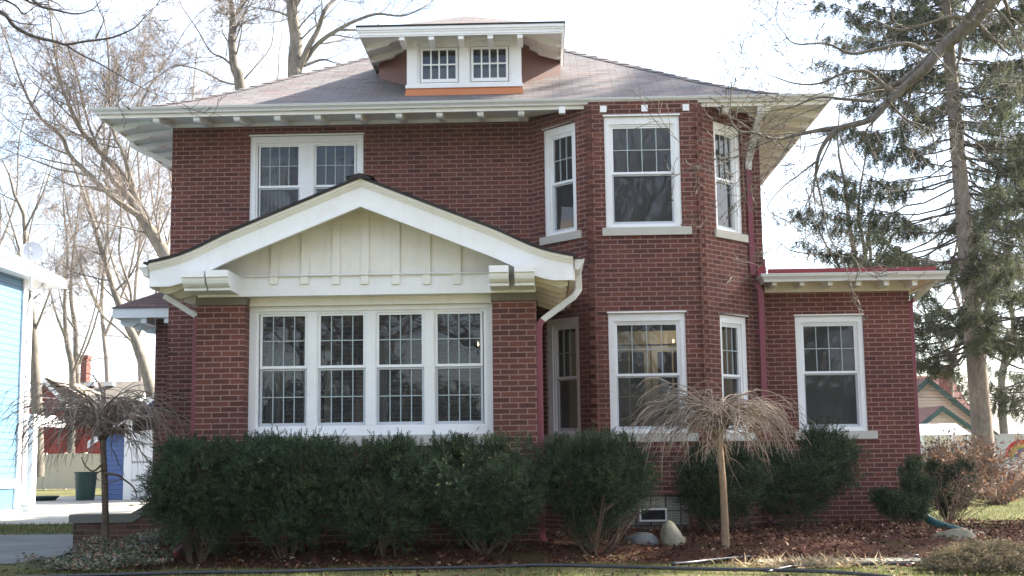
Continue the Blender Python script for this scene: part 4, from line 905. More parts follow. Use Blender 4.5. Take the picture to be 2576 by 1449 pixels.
def subdiv(path, k=4):
    out = []; P = [np.array(p, float) for p in path]; P = [2*P[0]-P[1]]+P+[2*P[-1]-P[-2]]
    for i in range(1, len(P)-2):
        for j in range(k):
            t = j/k; a, b, c, d = P[i-1], P[i], P[i+1], P[i+2]
            out.append(.5*((2*b)+(-a+c)*t+(2*a-5*b+4*c-d)*t*t+(-a+3*b-3*c+d)*t**3))
    out.append(P[-2]); return out
def traced_tree(name, label, cat, limbs, mats, seed, cfg=CFG, group=None, kidsper=1.5, kl=(1.2, 2.6), maxlev=3, parts=('trunk', 'crown'), startlev=1, kr=.45):
    """limbs: list of (points, r0, r1). First is the trunk. Side growth from every limb."""
    rng = np.random.default_rng(seed); root = empty(name, label, cat, group=group); tm, bm = MB(), MB()
    for li, (pts, r0, r1) in enumerate(limbs):
        if cfg is CFG: r0, r1 = r0*(.80 if li == 0 else .66), r1*.7
        elif li: r0, r1 = r0*.72, r1*.85
        P = subdiv(pts); n = len(P); rr = [r0+(r1-r0)*(i/(n-1))**.8 for i in range(n)]
        tgt = tm if (li == 0) else bm; tgt.tube(P, rr, 9 if r0 > .06 else 6, 0, caps=False)
        L = sum(np.linalg.norm(P[i+1]-P[i]) for i in range(n-1)); cnt = int(L*kidsper*(.45 if li == 0 else 1))
        for k in range(cnt):
            f = rng.uniform(.55 if li == 0 else .12, 1.0); i = min(n-2, int(f*(n-1))); d = P[i+1]-P[i]
            branch(bm, P[i], rot_dir(d, radians(rng.uniform(30, 65)), rng), rng.uniform(*kl)*(1.2-.5*f), min(rr[i]*kr, .032), startlev, rng, cfg, maxlev)
        d = P[-1]-P[-2]
        branch(bm, P[-1], d, rng.uniform(*kl), r1, startlev, rng, cfg, maxlev)
    tm.build(parts[0], mats, root, smooth=True, uv=False); bm.build(parts[1], mats, root, smooth=True, uv=False)
    return root
def tp(pts, Y, dy=0.0, seed=0):       # pixel polyline -> world path near depth Y with its own depth wander
    r_ = random.Random(seed); o = []; off = 0
    for i, (x, y) in enumerate(pts): off += r_.uniform(-dy, dy) if i else 0; o.append(at(x, y, Y+off))
    return o
Y1 = 33
g0 = atz(470, 1240, 0); base1 = (at(460, 800, Y1)[0]+.6, Y1, 0)
traced_tree('bare_tree', 'big grey bare tree leaning left and forking beside the left eave of the brick house', 'tree', [
    ([base1, at(452, 860, Y1), at(440, 700, Y1), at(415, 640, Y1), at(375, 575, Y1), at(354, 545, Y1)], .34, .20),
    (tp([(354, 545), (295, 505), (230, 445), (175, 390), (155, 345), (92, 285), (50, 200), (20, 110)], Y1, .5, 1), .15, .03),
    (tp([(354, 545), (325, 460), (250, 380), (200, 320), (170, 255), (155, 215), (135, 110), (125, 25)], Y1, .5, 2), .17, .03),
    (tp([(335, 470), (310, 385), (288, 340), (277, 270), (275, 180), (268, 80)], Y1, .6, 3), .10, .03),
    (tp([(250, 380), (222, 310), (205, 240), (188, 170), (150, 60)], Y1, .6, 4), .06, .02),
    (tp([(345, 500), (322, 430), (330, 350), (360, 250), (420, 150), (470, 70)], Y1, .8, 5), .07, .02),
    (tp([(288, 340), (310, 300), (345, 230), (400, 190)], Y1, .6, 6), .05, .02)],
    ['bark_pale', 'twig_red', 'buds'], 11, kidsper=2.5, kl=(1.2, 2.8), maxlev=4)
Y2 = 44
traced_tree('bare_tree', 'slim bare tree curving up behind the red house, right of its chimney', 'tree', [
    ([at(392, 1190, Y2), at(382, 1000, Y2), at(345, 870, Y2), at(320, 815, Y2), at(288, 735, Y2), at(250, 610, Y2), at(222, 520, Y2), at(190, 430, Y2)], .30, .06),
    (tp([(320, 815), (330, 740), (300, 640), (305, 560), (300, 480)], Y2, .6, 7), .09, .03),
    (tp([(345, 870), (300, 830), (255, 790), (230, 740), (210, 690)], Y2, .6, 8), .08, .02),
    (tp([(288, 735), (330, 690), (360, 620), (380, 560)], Y2, .6, 9), .07, .02)],
    ['bark_pale', 'twig_red', 'buds'], 12, kidsper=2.2, kl=(1.4, 3.0), maxlev=4)
Y3 = 46
traced_tree('bare_tree', 'dark straight bare trunk standing between the blue house and the red house', 'tree', [
    ([at(96, 1200, Y3), at(92, 1000, Y3), at(86, 900, Y3), at(82, 820, Y3), at(74, 740, Y3), at(66, 650, Y3), at(60, 540, Y3)], .30, .10),
    (tp([(86, 880), (60, 850), (40, 800)], Y3, .5, 10), .10, .03), (tp([(84, 840), (105, 790), (125, 735), (150, 660)], Y3, .5, 11), .09, .03),
    (tp([(92, 980), (66, 950), (45, 930)], Y3, .5, 12), .10, .03), (tp([(70, 700), (40, 600), (10, 500)], Y3, .8, 13), .10, .03), (tp([(62, 580), (110, 480), (140, 390)], Y3, .8, 14), .08, .03)],
    ['bark_grey', 'twig_red', 'buds'], 13, kidsper=1.1, kl=(1.5, 3.2), maxlev=4)
Y4 = 58
for k, (lab, pts) in enumerate((('thin grey bare tree behind the red roof, left of its chimney', [(178, 1150), (182, 940), (168, 860), (163, 760), (170, 640), (160, 520)]), ('thin bare tree rising directly behind the red house chimney', [(205, 1150), (192, 930), (190, 830), (178, 740), (186, 620), (200, 500)]))):
    traced_tree('bare_tree', lab, 'tree', [(tp(pts, Y4+k*3, .3, 20+k), .24, .05), (tp([pts[2], (pts[2][0]-30, 780), (pts[2][0]-50, 690)], Y4+k*3, .8, 30+k), .1, .03), (tp([pts[1], (pts[1][0]+35, 850), (pts[1][0]+60, 760), (pts[1][0]+70, 660)], Y4+k*3, .8, 40+k), .1, .03)],
        ['bark_grey', 'twig_red', 'buds'], 14+k, kidsper=1.2, kl=(1.8, 3.8), maxlev=4)
Y5 = 38
traced_tree('bare_tree', 'crooked bare tree rising behind the left roof slope, left of the pale thick trunk', 'tree', [
    ([at(640, 900, Y5), at(625, 500, Y5), at(604, 215, Y5), at(590, 170, Y5), at(583, 100, Y5), at(586, 40, Y5), at(572, -40, Y5)], .30, .10),
    (tp([(590, 170), (560, 145), (530, 130), (500, 80), (460, 20)], Y5, .5, 50), .07, .02), (tp([(586, 45), (610, 15), (640, -20)], Y5, .5, 51), .08, .03),
    (tp([(604, 215), (560, 205), (500, 175), (440, 165), (400, 190)], Y5, .6, 52), .06, .02), (tp([(604, 210), (640, 170), (680, 120), (690, 60)], Y5, .6, 53), .05, .02)],
    ['bark_grey', 'twig_red', 'buds'], 16, kidsper=2.3, kl=(1.2, 2.6), maxlev=4)
Y6 = 36
traced_tree('bare_tree', 'thick pale bare trunk above the roof, just left of the dormer, limbs reaching right', 'tree', [
    ([at(760, 900, Y6), at(752, 500, Y6), at(742, 185, Y6), at(745, 100, Y6), at(735, 30, Y6), at(730, -60, Y6)], .36, .20),
    (tp([(750, 180), (775, 120), (800, 75), (815, 30), (840, 0), (880, -30)], Y6, .4, 60), .16, .06),
    (tp([(758, 165), (800, 110), (850, 75), (900, 50), (950, 35), (1010, 40), (1055, 25)], Y6, .5, 61), .13, .03),
    (tp([(765, 165), (810, 150), (840, 157)], Y6, .3, 62), .09, .03), (tp([(745, 50), (700, 30), (650, 20)], Y6, .5, 63), .07, .02),
    (tp([(735, 30), (760, -10), (800, -60)], Y6, .4, 64), .12, .05), (tp([(850, 75), (905, 75), (940, 70), (960, 55)], Y6, .4, 65), .06, .02)],
    ['bark_pale', 'bark_grey', 'buds'], 17, kidsper=1.5, kl=(1.0, 2.2), maxlev=3)
Y7 = 44
traced_tree('bare_tree', 'multi stemmed bare tree behind the flat red roofed wing', 'tree', [
    ([at(2170, 1150, Y7), at(2165, 800, Y7), at(2150, 640, Y7), at(2135, 560, Y7), at(2128, 480, Y7), at(2110, 390, Y7)], .2, .06),
    (tp([(2160, 760), (2175, 640), (2160, 550), (2165, 470), (2180, 380)], Y7, .4, 70), .13, .04), (tp([(2160, 760), (2110, 670), (2075, 610), (2050, 560)], Y7, .4, 71), .11, .03),
    (tp([(2165, 800), (2190, 660), (2185, 580), (2205, 500), (2230, 420)], Y7, .4, 72), .12, .03), (tp([(2160, 700), (2220, 640), (2250, 590), (2290, 550)], Y7, .4, 73), .08, .03), (tp([(2150, 640), (2060, 640), (1990, 630), (1950, 600)], Y7, .4, 74), .07, .02)],
    ['bark_grey', 'twig_brown', 'buds'], 18, kidsper=1.2, kl=(1.2, 2.6), maxlev=4)
Y8 = 62
for k, (lab, x) in enumerate((('far bare tree right of the spruce trunk, behind the white fence', 2530), ('far bare tree leaning behind the house with green trim', 2400))):
    traced_tree('bare_tree', lab, 'tree', [([at(x, 1150, Y8+k*8), at(x-10, 950, Y8+k*8), at(x+20, 820, Y8+k*8), at(x-5, 700, Y8+k*8), at(x+10, 600, Y8+k*8)], .3, .08), (tp([(x-5, 930), (x+60, 840), (x+90, 740)], Y8, .5, 80+k), .14, .04), (tp([(x, 900), (x-60, 820), (x-90, 720)], Y8, .5, 90+k), .14, .04)],
        ['bark_grey', 'twig_brown', 'buds'], 25+k, kidsper=1.5, kl=(2.0, 4.5), maxlev=4)

for k, (x, Y, lab) in enumerate(((-10, 66, 'far bare tree behind the blue house roof'), (262, 64, 'far bare tree above the right part of the red house roof'), (345, 70, 'far bare tree close to the left wall of the brick house'), (480, 62, 'far bare tree above the left eave corner'), (690, 60, 'far bare tree beside the thick pale trunk above the roof'))):
    traced_tree('bare_tree', lab, 'tree', [([at(x, 1150, Y), at(x+8, 950, Y), at(x-6, 760, Y), at(x+10, 560, Y), at(x, 330, Y), at(x+12, 160, Y)], .20, .045), (tp([(x, 850), (x+60, 700), (x+90, 560), (x+130, 420)], Y, .6, 100+k), .14, .04), (tp([(x, 800), (x-55, 680), (x-90, 540), (x-110, 400)], Y, .6, 120+k), .14, .04), (tp([(x, 640), (x+50, 500), (x+60, 340), (x+110, 220)], Y, .6, 140+k), .11, .03), (tp([(x, 600), (x-50, 460), (x-60, 320), (x-100, 200)], Y, .6, 160+k), .11, .03)],
        ['bark_far', 'twig_far', 'buds'], 60+k, kidsper=.75, kl=(2.2, 4.6), maxlev=4)

# near limb at the upper right: tree trunk stands out of frame at the right of the front walk
CFGN = dict(segs=[6, 6, 5, 4, 3], wander=[.10, .13, .16, .18, .2], trop=[.0, .01, .02, .03, .04], kids=[6, 4, 4, 3], ratio=[.6, .6, .55, .5], ang=(28, 60), rr=.55, rmin=.0035, mi=[0, 0, 0, 0, 0], bud=True, **{'from': .25})
YN = 13.2
traced_tree('street_tree', 'dark budding tree limb sweeping down from the upper right over the eave', 'tree', [
    ([(7.4, 12.4, 0), (7.35, 12.4, 1.6), (7.2, 12.5, 3.6), (7.0, 12.6, 5.2), at(2640, -150, 12.7), at(2490, -5, 13.0), at(2440, 60, 13.1), at(2370, 120, 13.2)], .24, .062),
    (tp([(2370, 120), (2330, 170), (2290, 205), (2240, 250), (2190, 300), (2120, 320), (2085, 345), (2060, 390), (2052, 440)], YN, .12, 1), .085, .02),
    (tp([(2140, 318), (2075, 325), (2000, 340), (1950, 350), (1900, 335), (1860, 330), (1838, 300), (1838, 250), (1842, 200)], YN, .12, 2), .04, .006),
    (tp([(2330, 130), (2280, 110), (2200, 125), (2140, 135), (2080, 110), (2000, 110), (1970, 80)], YN-.3, .12, 3), .04, .006),
    (tp([(2240, 230), (2180, 180), (2120, 185), (2060, 210), (2000, 210), (1940, 190)], YN-.2, .12, 4), .035, .006),
    (tp([(2200, 255), (2130, 250), (2060, 245), (1990, 270), (1935, 280)], YN+.1, .12, 5), .03, .006),
    (tp([(1950, 350), (1900, 370), (1850, 395), (1800, 400), (1770, 390)], YN, .1, 6), .016, .004),
    (tp([(2000, 340), (1960, 400), (1920, 440), (1860, 455), (1830, 490)], YN, .1, 7), .016, .004),
    (tp([(2060, 400), (2010, 440), (1970, 470), (1930, 520), (1955, 545)], YN, .12, 8), .016, .004),
    (tp([(2052, 440), (2070, 520), (2085, 590), (2110, 640)], YN, .12, 9), .02, .005), (tp([(2100, 330), (2060, 420), (2040, 490), (2005, 560)], YN, .12, 10), .018, .004),
    (tp([(2440, 60), (2400, 40), (2330, 60), (2260, 75), (2200, 50), (2150, 40)], YN-.4, .12, 11), .035, .006),
    (tp([(2300, 230), (2360, 235), (2430, 225), (2500, 210), (2580, 205)], YN-.6, .12, 12), .018, .008), (tp([(2320, 100), (2390, 180), (2405, 205), (2390, 230)], YN-.7, .12, 13), .014, .006),
    (tp([(2480, 0), (2540, 60), (2570, 130)], YN-.2, .12, 14), .03, .01), (tp([(2230, 250), (2280, 300), (2340, 330), (2360, 420), (2370, 470)], YN, .12, 15), .02, .005)],
    ['bark_limb', 'bark_limb', 'buds'], 33, cfg=CFGN, kidsper=4.0, kl=(.35, 1.0), maxlev=3, startlev=1, kr=.4, parts=('trunk', 'branches'))
traced_tree('street_tree', 'dark bare branches hanging into the upper left corner against the sky', 'tree', [
    ([(-8.2, 14, 0), (-8.2, 14, 2.5), (-8.1, 14.1, 5.0), at(-180, 60, 14.2), at(-110, 20, 14.3)], .22, .08),
    (tp([(-110, 20), (0, 30), (35, 65), (80, 90), (140, 105), (165, 112), (215, 104), (280, 95), (335, 72), (358, 50)], 14.4, .1, 21), .045, .008),
    (tp([(165, 112), (200, 135), (250, 160), (310, 195), (355, 220)], 14.4, .1, 22), .02, .006), (tp([(-60, -20), (0, -5), (40, 15), (60, 35), (90, 15)], 14.2, .1, 23), .03, .006),
    (tp([(60, -30), (95, 12), (140, 25), (190, 35), (230, 25), (255, 0)], 14.2, .1, 24), .03, .006), (tp([(240, 97), (258, 60), (262, 40)], 14.4, .1, 25), .014, .005)],
    ['bark_dark', 'bark_limb', 'buds'], 34, cfg=CFGN, kidsper=1.6, kl=(.4, 1.0), maxlev=3, startlev=1, kr=.4, parts=('trunk', 'branches'))

# ------------------------------------------------------------------ weeping trees
def weeping(name, label, base_, top, width, drop, seed, mats, n=150, rise=.2, burl=False):
    rng = np.random.default_rng(seed); root = empty(name, label, 'tree', base_); tm, bm = MB(), MB()
    b = np.array(base_); t = np.array(top); mid = b*.5+t*.5+np.array([.012, 0, 0])
    P = subdiv([b-np.array([0, 0, .12]), b, mid, t], 8); kk = len(P)
    rr = [(.052+(.036-.052)*i/(kk-1))*(1+.05*(i % 5 == 2))+(.02*max(0, 1-i/5)) for i in range(kk)]; tm.tube(P, rr, 12, 0)
    tm.tube([t-np.array([0, 0, .06]), t, t+np.array([0, 0, .06]), t+np.array([0, 0, .10])], [.045, .075, .065, .01], 10, 0); tm.build('trunk', mats, root, smooth=True, uv=False)
    def arc(p, az, e0, e1, L, r0, m_, k_=1.0):
        pts = [np.array(p, float)]; da = rng.normal(0, .35); ph = rng.uniform(0, 6)
        for i in range(m_):
            f = (i+.5)/m_; e = e0+(e1-e0)*f**k_+.10*sin(ph+f*8); aa = az+da*f+.12*sin(ph*2+f*7)
            pts.append(pts[-1]+np.array([cos(e)*cos(aa), cos(e)*sin(aa)*.9, sin(e)])*L/m_)
        bm.tube(pts, [max(.0022, r0*(1-.70*i/m_)) for i in range(m_+1)], 5 if r0 > .006 else 4, 1, caps=False); return pts
    for k in range(n):
        az = rng.uniform(0, 2*pi); e0 = radians(rng.choice([rng.uniform(20, 60), rng.uniform(50, 78), rng.uniform(60, 80)])); L = width*.5*rng.uniform(.75, 1.55)*(.62+.42*e0/1.5)
        s_ = t+np.array([rng.normal(0, .045), rng.normal(0, .045), rng.uniform(-.02, .10)]); r0 = rng.uniform(.0065, .0115)
        P = arc(s_, az, e0, radians(rng.uniform(-88, -45)), L, r0, 14, rng.uniform(.8, 1.3))
        for q in range(rng.integers(2, 6)):
            i = rng.integers(3, 13); d = P[i+1]-P[i]; a2 = math.atan2(d[1], d[0])+rng.normal(0, .8); el = math.asin(max(-1, min(1, d[2]/np.linalg.norm(d))))+rng.uniform(-.1, .75)
            P2 = arc(P[i], a2, el, radians(rng.uniform(-88, -40)), rng.uniform(.22, .62)*width*.45, r0*.62, 9)
            if rng.random() < .6:
                j = rng.integers(2, 8); d = P2[j+1]-P2[j]; arc(P2[j], math.atan2(d[1], d[0])+rng.normal(0, .9), math.asin(max(-1, min(1, d[2]/np.linalg.norm(d))))+rng.uniform(0, .6), radians(rng.uniform(-85, -30)), rng.uniform(.12, .3)*width*.4, r0*.4, 6)
    bm.build('crown', mats, root, smooth=True, uv=False)
    lv = 40; V, Fc = scatter(LEAF_V, LEAF_F, t+rng.normal(0, .22, (lv, 3))*np.array([1.4, 1.2, .3])+np.array([0, 0, .06]), rng.normal(size=(lv, 3)), rng.uniform(.03, .06, lv), rng)
    o_ = np_mesh('dead_leaves', V, Fc, 'brown_leaves', root); o_['kind'] = 'stuff'
    return root
LEAF_V = np.array([(-.5, 0, 0), (-.15, .26, .10), (-.15, -.26, .06), (.25, .22, .12), (.25, -.22, .03), (.6, 0, .16)]); LEAF_F = np.array([(0, 2, 1, 1), (1, 2, 4, 3), (3, 4, 5, 5)])
LEAF_F = np.array([(0, 2, 1), (1, 2, 4), (1, 4, 3), (3, 4, 5)])
tb = atz(1826, 1384, float(gz(2.1, 14.9))); wb = (at(1826, 1382, 14.75)[0], 14.75, float(gz(2.0, 14.75))); wt = at(1808, 1085, 14.75)
weeping('weeping_tree', 'small weeping tree with straw coloured arching twigs in front of the bay', wb, wt, 2.0, .42, 5, ['bark_straw', 'twig_straw'], 125, .60)
wb2 = (at(266, 1375, 15.75)[0], 15.75, .06); wt2 = at(258, 1095, 15.75)
lt = weeping('weeping_tree', 'wider brown weeping tree growing before the entry parapet, blue garage behind', wb2, wt2, 2.5, .60, 6, ['bark_brown', 'twig_mauve'], 118, .55)
g_ = MB()
for pts, r0 in ((tp([(262, 1190), (295, 1195), (310, 1205), (335, 1225), (345, 1250)], 15.7), .018), (tp([(262, 1215), (285, 1212), (305, 1205)], 15.7), .012), (tp([(260, 1165), (235, 1185), (215, 1172), (205, 1150)], 15.7), .014), (tp([(262, 1180), (240, 1195), (250, 1210)], 15.7), .010)):
    P = subdiv(pts); g_.tube(P, [r0*(1-.6*i/len(P)) for i in range(len(P))], 6)
g_.build('side_shoot', 'bark_brown', lt, smooth=True, uv=False)

# ------------------------------------------------------------------ yews
def shoot_template(nn=11, L=1.0, nl=.40, nw=.075, seed=0, flat=False):
    r_ = np.random.default_rng(seed); V = []; F_ = []
    V += [(-.02, 0, 0), (.02, 0, 0), (.012, 0, L), (-.012, 0, L)]; F_.append((0, 1, 2, 3))
    for i in range(nn):
        z = L*(.1+.9*i/nn); a = i*2.4+r_.uniform(-.3, .3); d = np.array([cos(a), sin(a)*(.3 if flat else 1), .75+.5*i/nn]); d /= np.linalg.norm(d); s_ = np.cross(d, [0, 0, 1.]); s_ /= np.linalg.norm(s_)+1e-9
        p = np.array([0, 0, z]); l = nl*r_.uniform(.75, 1.1)*(1-.35*i/nn); b = len(V)
        V += [tuple(p-s_*nw*.4), tuple(p+s_*nw*.4), tuple(p+d*l*.7+s_*nw*.5), tuple(p+d*l-s_*nw*.1)]; F_.append((b, b+1, b+2, b+3))
    return np.array(V), np.array(F_)
SV, SF = shoot_template(nn=10, nl=.52, nw=.11)
def yew(label, cx_, cy_, hw, hd, zlo, zhi, seed, n=2600, stems=9, lobes=7, sc_=(.055, .105), name='yew_shrub', mat='yew', leg=.36, taper=.58, extra=(), group='clipped yews along the house'):
    rng = np.random.default_rng(seed); root = empty(name, label, 'shrub', (cx_, cy_, zlo), group); h = zhi-zlo
    # boxy clipped mass with a lumpy outline; foliage gathers in clumps
    K = rng.normal(size=(6, 3))*3.2; A_ = rng.uniform(0, 6, 6)
    def lump(p): return sum(np.sin(K[i]@((p-np.array([cx_, cy_, zlo]))/h)+A_[i]) for i in range(6))/6
    C = []
    for k in range(lobes+6):
        a = rng.uniform(0, 2*pi); q = rng.uniform(.35, .8); C.append((cx_+cos(a)*hw*q, cy_+sin(a)*hd*q, zlo+h*rng.uniform(.45, .80), hw*.3, hd*.3, h*.2))
    clump = []
    while len(clump) < n//46:
        p = np.array([rng.uniform(-1, 1), rng.uniform(-1, 1), rng.uniform(-1, 1)]); e = (abs(p[0])**2.6+abs(p[1])**2.6+abs(p[2])**3.4)
        tq = taper+(1-taper)*min(1, (p[2]+1)/1.15); w_ = np.array([cx_+p[0]*hw*tq, cy_+p[1]*hd*tq, zlo+h*(.56+.44*p[2])]); lim = 1+1.15*lump(w_)
        if e > lim or (e < .35*lim and rng.random() < .6): continue
        hz2 = (w_[2]-zlo)/h
        if hz2 < leg and rng.random() < .88-.5*hz2/leg: continue
        clump.append(w_)
    for (ex_, ez_, er_) in extra:
        for j in range(int(26*er_/.2)): q = rng.normal(0, 1, 3); clump.append(np.array([ex_, cy_, ez_])+q/max(1, np.linalg.norm(q)/1.5)*er_*1.05)
    pos, dr = [], []
    for w_ in clump:
        o = (w_-np.array([cx_, cy_, zlo+h*.2]))/np.array([hw, hd, h]); cs = min(.085, hw*.15)*rng.uniform(.7, 1.25)
        d0 = o*.9+np.array([0, 0, .55])+rng.normal(0, .18, 3); d0 /= np.linalg.norm(d0)
        for j in range(40): q = rng.normal(0, 1, 3); pos.append(w_+q*cs*np.array([.8, .8, .7])+d0*abs(q[0])*.04); dr.append(d0*.8+q*.62)
    # leader shoots sticking out of the top
    for k in range(int(n*.010)):
        c = C[rng.integers(len(C))]; x, y = c[0]+rng.uniform(-.7, .7)*c[3], c[1]+rng.uniform(-.7, .7)*c[4]; zt = zlo+h*rng.uniform(.90, .99); hh = rng.uniform(.05, .17)*min(1, h)
        for j in range(6): pos.append(np.array([x, y, zt+hh*j/5])); dr.append(np.array([rng.normal(0, .3), rng.normal(0, .3), 1]))
    pos, dr = np.array(pos), np.array(dr); V, Fc = scatter(SV, SF, pos, dr, rng.uniform(*sc_, len(pos)), rng); np_mesh('foliage', V, Fc, mat, root)
    g_ = MB()
    for k in range(stems):
        c = C[rng.integers(len(C))]; b = np.array([cx_+rng.normal(0, .10*hw), cy_+rng.normal(0, .1*hd), zlo-.08]); e = np.array(c[:3])+rng.normal(0, .3, 3)*np.array(c[3:]); mdl = b*.55+e*.45+np.array([rng.normal(0, .05), 0, -.08*h])
        P = subdiv([b, mdl, e], 5); r0 = rng.uniform(.010, .020); g_.tube(P, [r0*(1-.6*i/len(P)) for i in range(len(P))], 5, caps=False)
        for q in range(5):
            i = rng.integers(3, len(P)-1); d = rot_dir(P[i]-P[i-1], radians(40), rng); L = rng.uniform(.15, .4)*h; g_.tube([P[i], P[i]+d*L*.5, P[i]+d*L+np.array([0, 0, .04])], [r0*.5, r0*.35, r0*.15], 3, caps=False)
    g_.build('stems', 'bush_stem', root, smooth=True, uv=False)
    return root
def yewpx(label, x0, x1, ytop, ybase, Y, seed, depth=None, **kw):
    a = at(x0, (ytop+ybase)/2, Y)[0]; b = at(x1, (ytop+ybase)/2, Y)[0]; zt = at((x0+x1)/2, ytop, Y)[2]; zb = float(gz((a+b)/2, Y)); zt = zb+(zt-zb)*.91; hw = (b-a)/2*.97; kw['n'] = int(kw.get('n', 2600)*3.0)
    kw['extra'] = [(at(ex, ey, Y)[0], at(ex, ey, Y)[2], er) for ex, ey, er in kw.get('extra', ())]
    return yew(label, (a+b)/2, Y, hw, depth or min(.6, hw), zb, zt, seed, **kw)
yewpx('dark yew under the left sunroom pier, leftmost of the clipped row', 375, 615, 1106, 1390, 14.45, 1, .5, n=3000)
yewpx('second clipped yew from the left, below the first sunroom sash', 590, 850, 1100, 1388, 14.45, 2, .5, n=3000)
yewpx('middle clipped yew below the centre sunroom mullion', 835, 1095, 1104, 1385, 14.45, 3, .5, n=2900)
yewpx('clipped yew under the right sunroom pier, left of the maroon downspout', 1080, 1355, 1096, 1385, 14.45, 4, .5, n=3100)
yewpx('large open yew with visible stems, right of the maroon sunroom downspout', 1352, 1625, 1090, 1388, 14.6, 5, .6, n=2700, stems=14, leg=.42, taper=.36)
yewpx('dark shaded yew behind the straw coloured weeping tree', 1708, 1900, 1130, 1345, 16.4, 6, .55, n=2500, taper=.5)
yewpx('shaggy uneven yew in the corner where bay and wing meet', 1890, 2095, 1140, 1350, 17.3, 7, .5, n=1900, lobes=9, taper=.5, extra=((2058, 1118, .10), (2085, 1145, .16), (2112, 1150, .12), (2095, 1190, .15), (1945, 1165, .12), (2060, 1150, .15)))
yewpx('small sparse yew at the right corner of the wing', 2225, 2325, 1248, 1352, 17.75, 8, .35, n=520, lobes=6, stems=6, taper=.5, extra=((2232, 1256, .07), (2248, 1275, .09), (2291, 1195, .06), (2288, 1225, .06), (2298, 1178, .035), (2318, 1235, .07), (2300, 1262, .10)))
yewpx('sunlit green yew on the lawn beyond the wing corner', 2328, 2432, 1180, 1320, 19.6, 9, .45, n=700, lobes=6, stems=7, leg=.25, extra=((2410, 1190, .09), (2350, 1190, .08)))

# bare twiggy shrub, brown leaved bushes, low juniper
def twig_shrub(label, cx_, cy_, h, spread, seed, n=38, leaves=0, name='bare_shrub', mat='bark_brown', lean=(0, 0), lmat='brown_leaves', group=None, r0=.009, lsz=(.03, .06)):
    rng = np.random.default_rng(seed); root = empty(name, label, 'shrub', (cx_, cy_, 0), group); g_ = MB(); tips = []
    for k in range(n):
        a = rng.uniform(0, 2*pi); s_ = rng.uniform(.15, 1)*spread; d = np.array([cos(a)*s_+lean[0], sin(a)*s_*.8+lean[1], h*rng.uniform(.6, 1.0)])
        b = np.array([cx_+rng.normal(0, .06), cy_+rng.normal(0, .06), -.05]); pts = [b+d*f+np.array([0, 0, .12*h*sin(pi*f)])+rng.normal(0, .015, 3) for f in np.linspace(0, 1, 8)]
        g_.tube(pts, [r0*(1-.75*i/8) for i in range(8)], 4, caps=False); tips += pts[3:]
        for q in range(6):
            i = rng.integers(2, 7); dd = rot_dir(pts[i+1 if i < 7 else i]-pts[i-1], radians(rng.uniform(25, 55)), rng); L = rng.uniform(.15, .4)*h; p2 = [pts[i], pts[i]+dd*L*.5+rng.normal(0, .015, 3), pts[i]+dd*L]; g_.tube(p2, [r0*.5, r0*.4, r0*.25], 3, caps=False); tips += p2[1:]
            for w_ in range(2):
                d3 = rot_dir(dd, radians(rng.uniform(20, 50)), rng); g_.tube([p2[1], p2[1]+d3*L*.5], [r0*.3, r0*.15], 3, caps=False); tips.append(p2[1]+d3*L*.5)
    g_.build('stems', mat, root, uv=False)
    if leaves:
        T_ = np.array(tips); T_ = T_[T_[:, 2] > .12*h]; I = rng.integers(0, len(T_), leaves); V, Fc = scatter(LEAF_V, LEAF_F, T_[I]+rng.normal(0, .05, (leaves, 3)), rng.normal(size=(leaves, 3)), rng.uniform(*lsz, leaves), rng); np_mesh('foliage', V, Fc, lmat, root)
    return root
p = at(2388, 1330, 18.7); twig_shrub('bare arching shrub on the lawn to the right of the wing corner', p[0], 18.7, 1.0, 1.25, 1, n=20, leaves=60, lean=(.55, 0), r0=.007)
for k, (lab, x, Y, h, n) in enumerate((('russet leaved bush close against the right edge of the wing', 2345, 30, 1.35, 1200), ('russet leaved bush around the foot of the spruce trunk', 2440, 31.5, 1.5, 1500), ('russet leaved bush in front of the rainbow arch', 2545, 30.5, .75, 700), ('low russet bush right of the arching bare shrub', 2500, 27, .55, 400))):
    p = at(x, 1230, Y); twig_shrub(lab, p[0], Y, h, 1.5, 40+k, n=46, leaves=n, name='russet_shrub', mat='twig_brown', group='russet bushes at the lawn edge', r0=.014, lsz=(.05, .10))
JV, JF = shoot_template(9, 1.0, .35, .06, 5)
def juniper(label, cx_, cy_, hw, hd, h, seed, n):
    rng = np.random.default_rng(seed); root = empty('juniper_shrub', label, 'shrub', (cx_, cy_, 0)); a = rng.uniform(0, 2*pi, n); r_ = rng.uniform(0, 1, n)**.6
    pos = np.stack([cx_+np.cos(a)*r_*hw, cy_+np.sin(a)*r_*hd, .03+h*(1-r_**2)*rng.uniform(.35, 1, n)], 1); d = np.stack([np.cos(a)*1.2+rng.normal(0, .5, n), np.sin(a)*.8+rng.normal(0, .5, n), rng.uniform(.05, .7, n)], 1)
    V, Fc = scatter(JV, JF, pos, d, rng.uniform(.07, .15, n), rng); np_mesh('foliage', V, Fc, 'juniper', root)
    g_ = MB()
    for k in range(16): t_ = rng.uniform(0, 2*pi); g_.tube([(cx_, cy_, 0), (cx_+cos(t_)*hw*.4, cy_+sin(t_)*hd*.4, h*.5), (cx_+cos(t_)*hw*.85, cy_+sin(t_)*hd*.85, h*.3)], [.012, .008, .003], 4, caps=False)
    g_.build('stems', 'bush_stem', root, uv=False)
p = at(2475, 1420, 12.9); juniper('spreading brown juniper in the lower right corner in front of the boulder', p[0]+.05, 12.9, .62, .45, .24, 3, 2600)

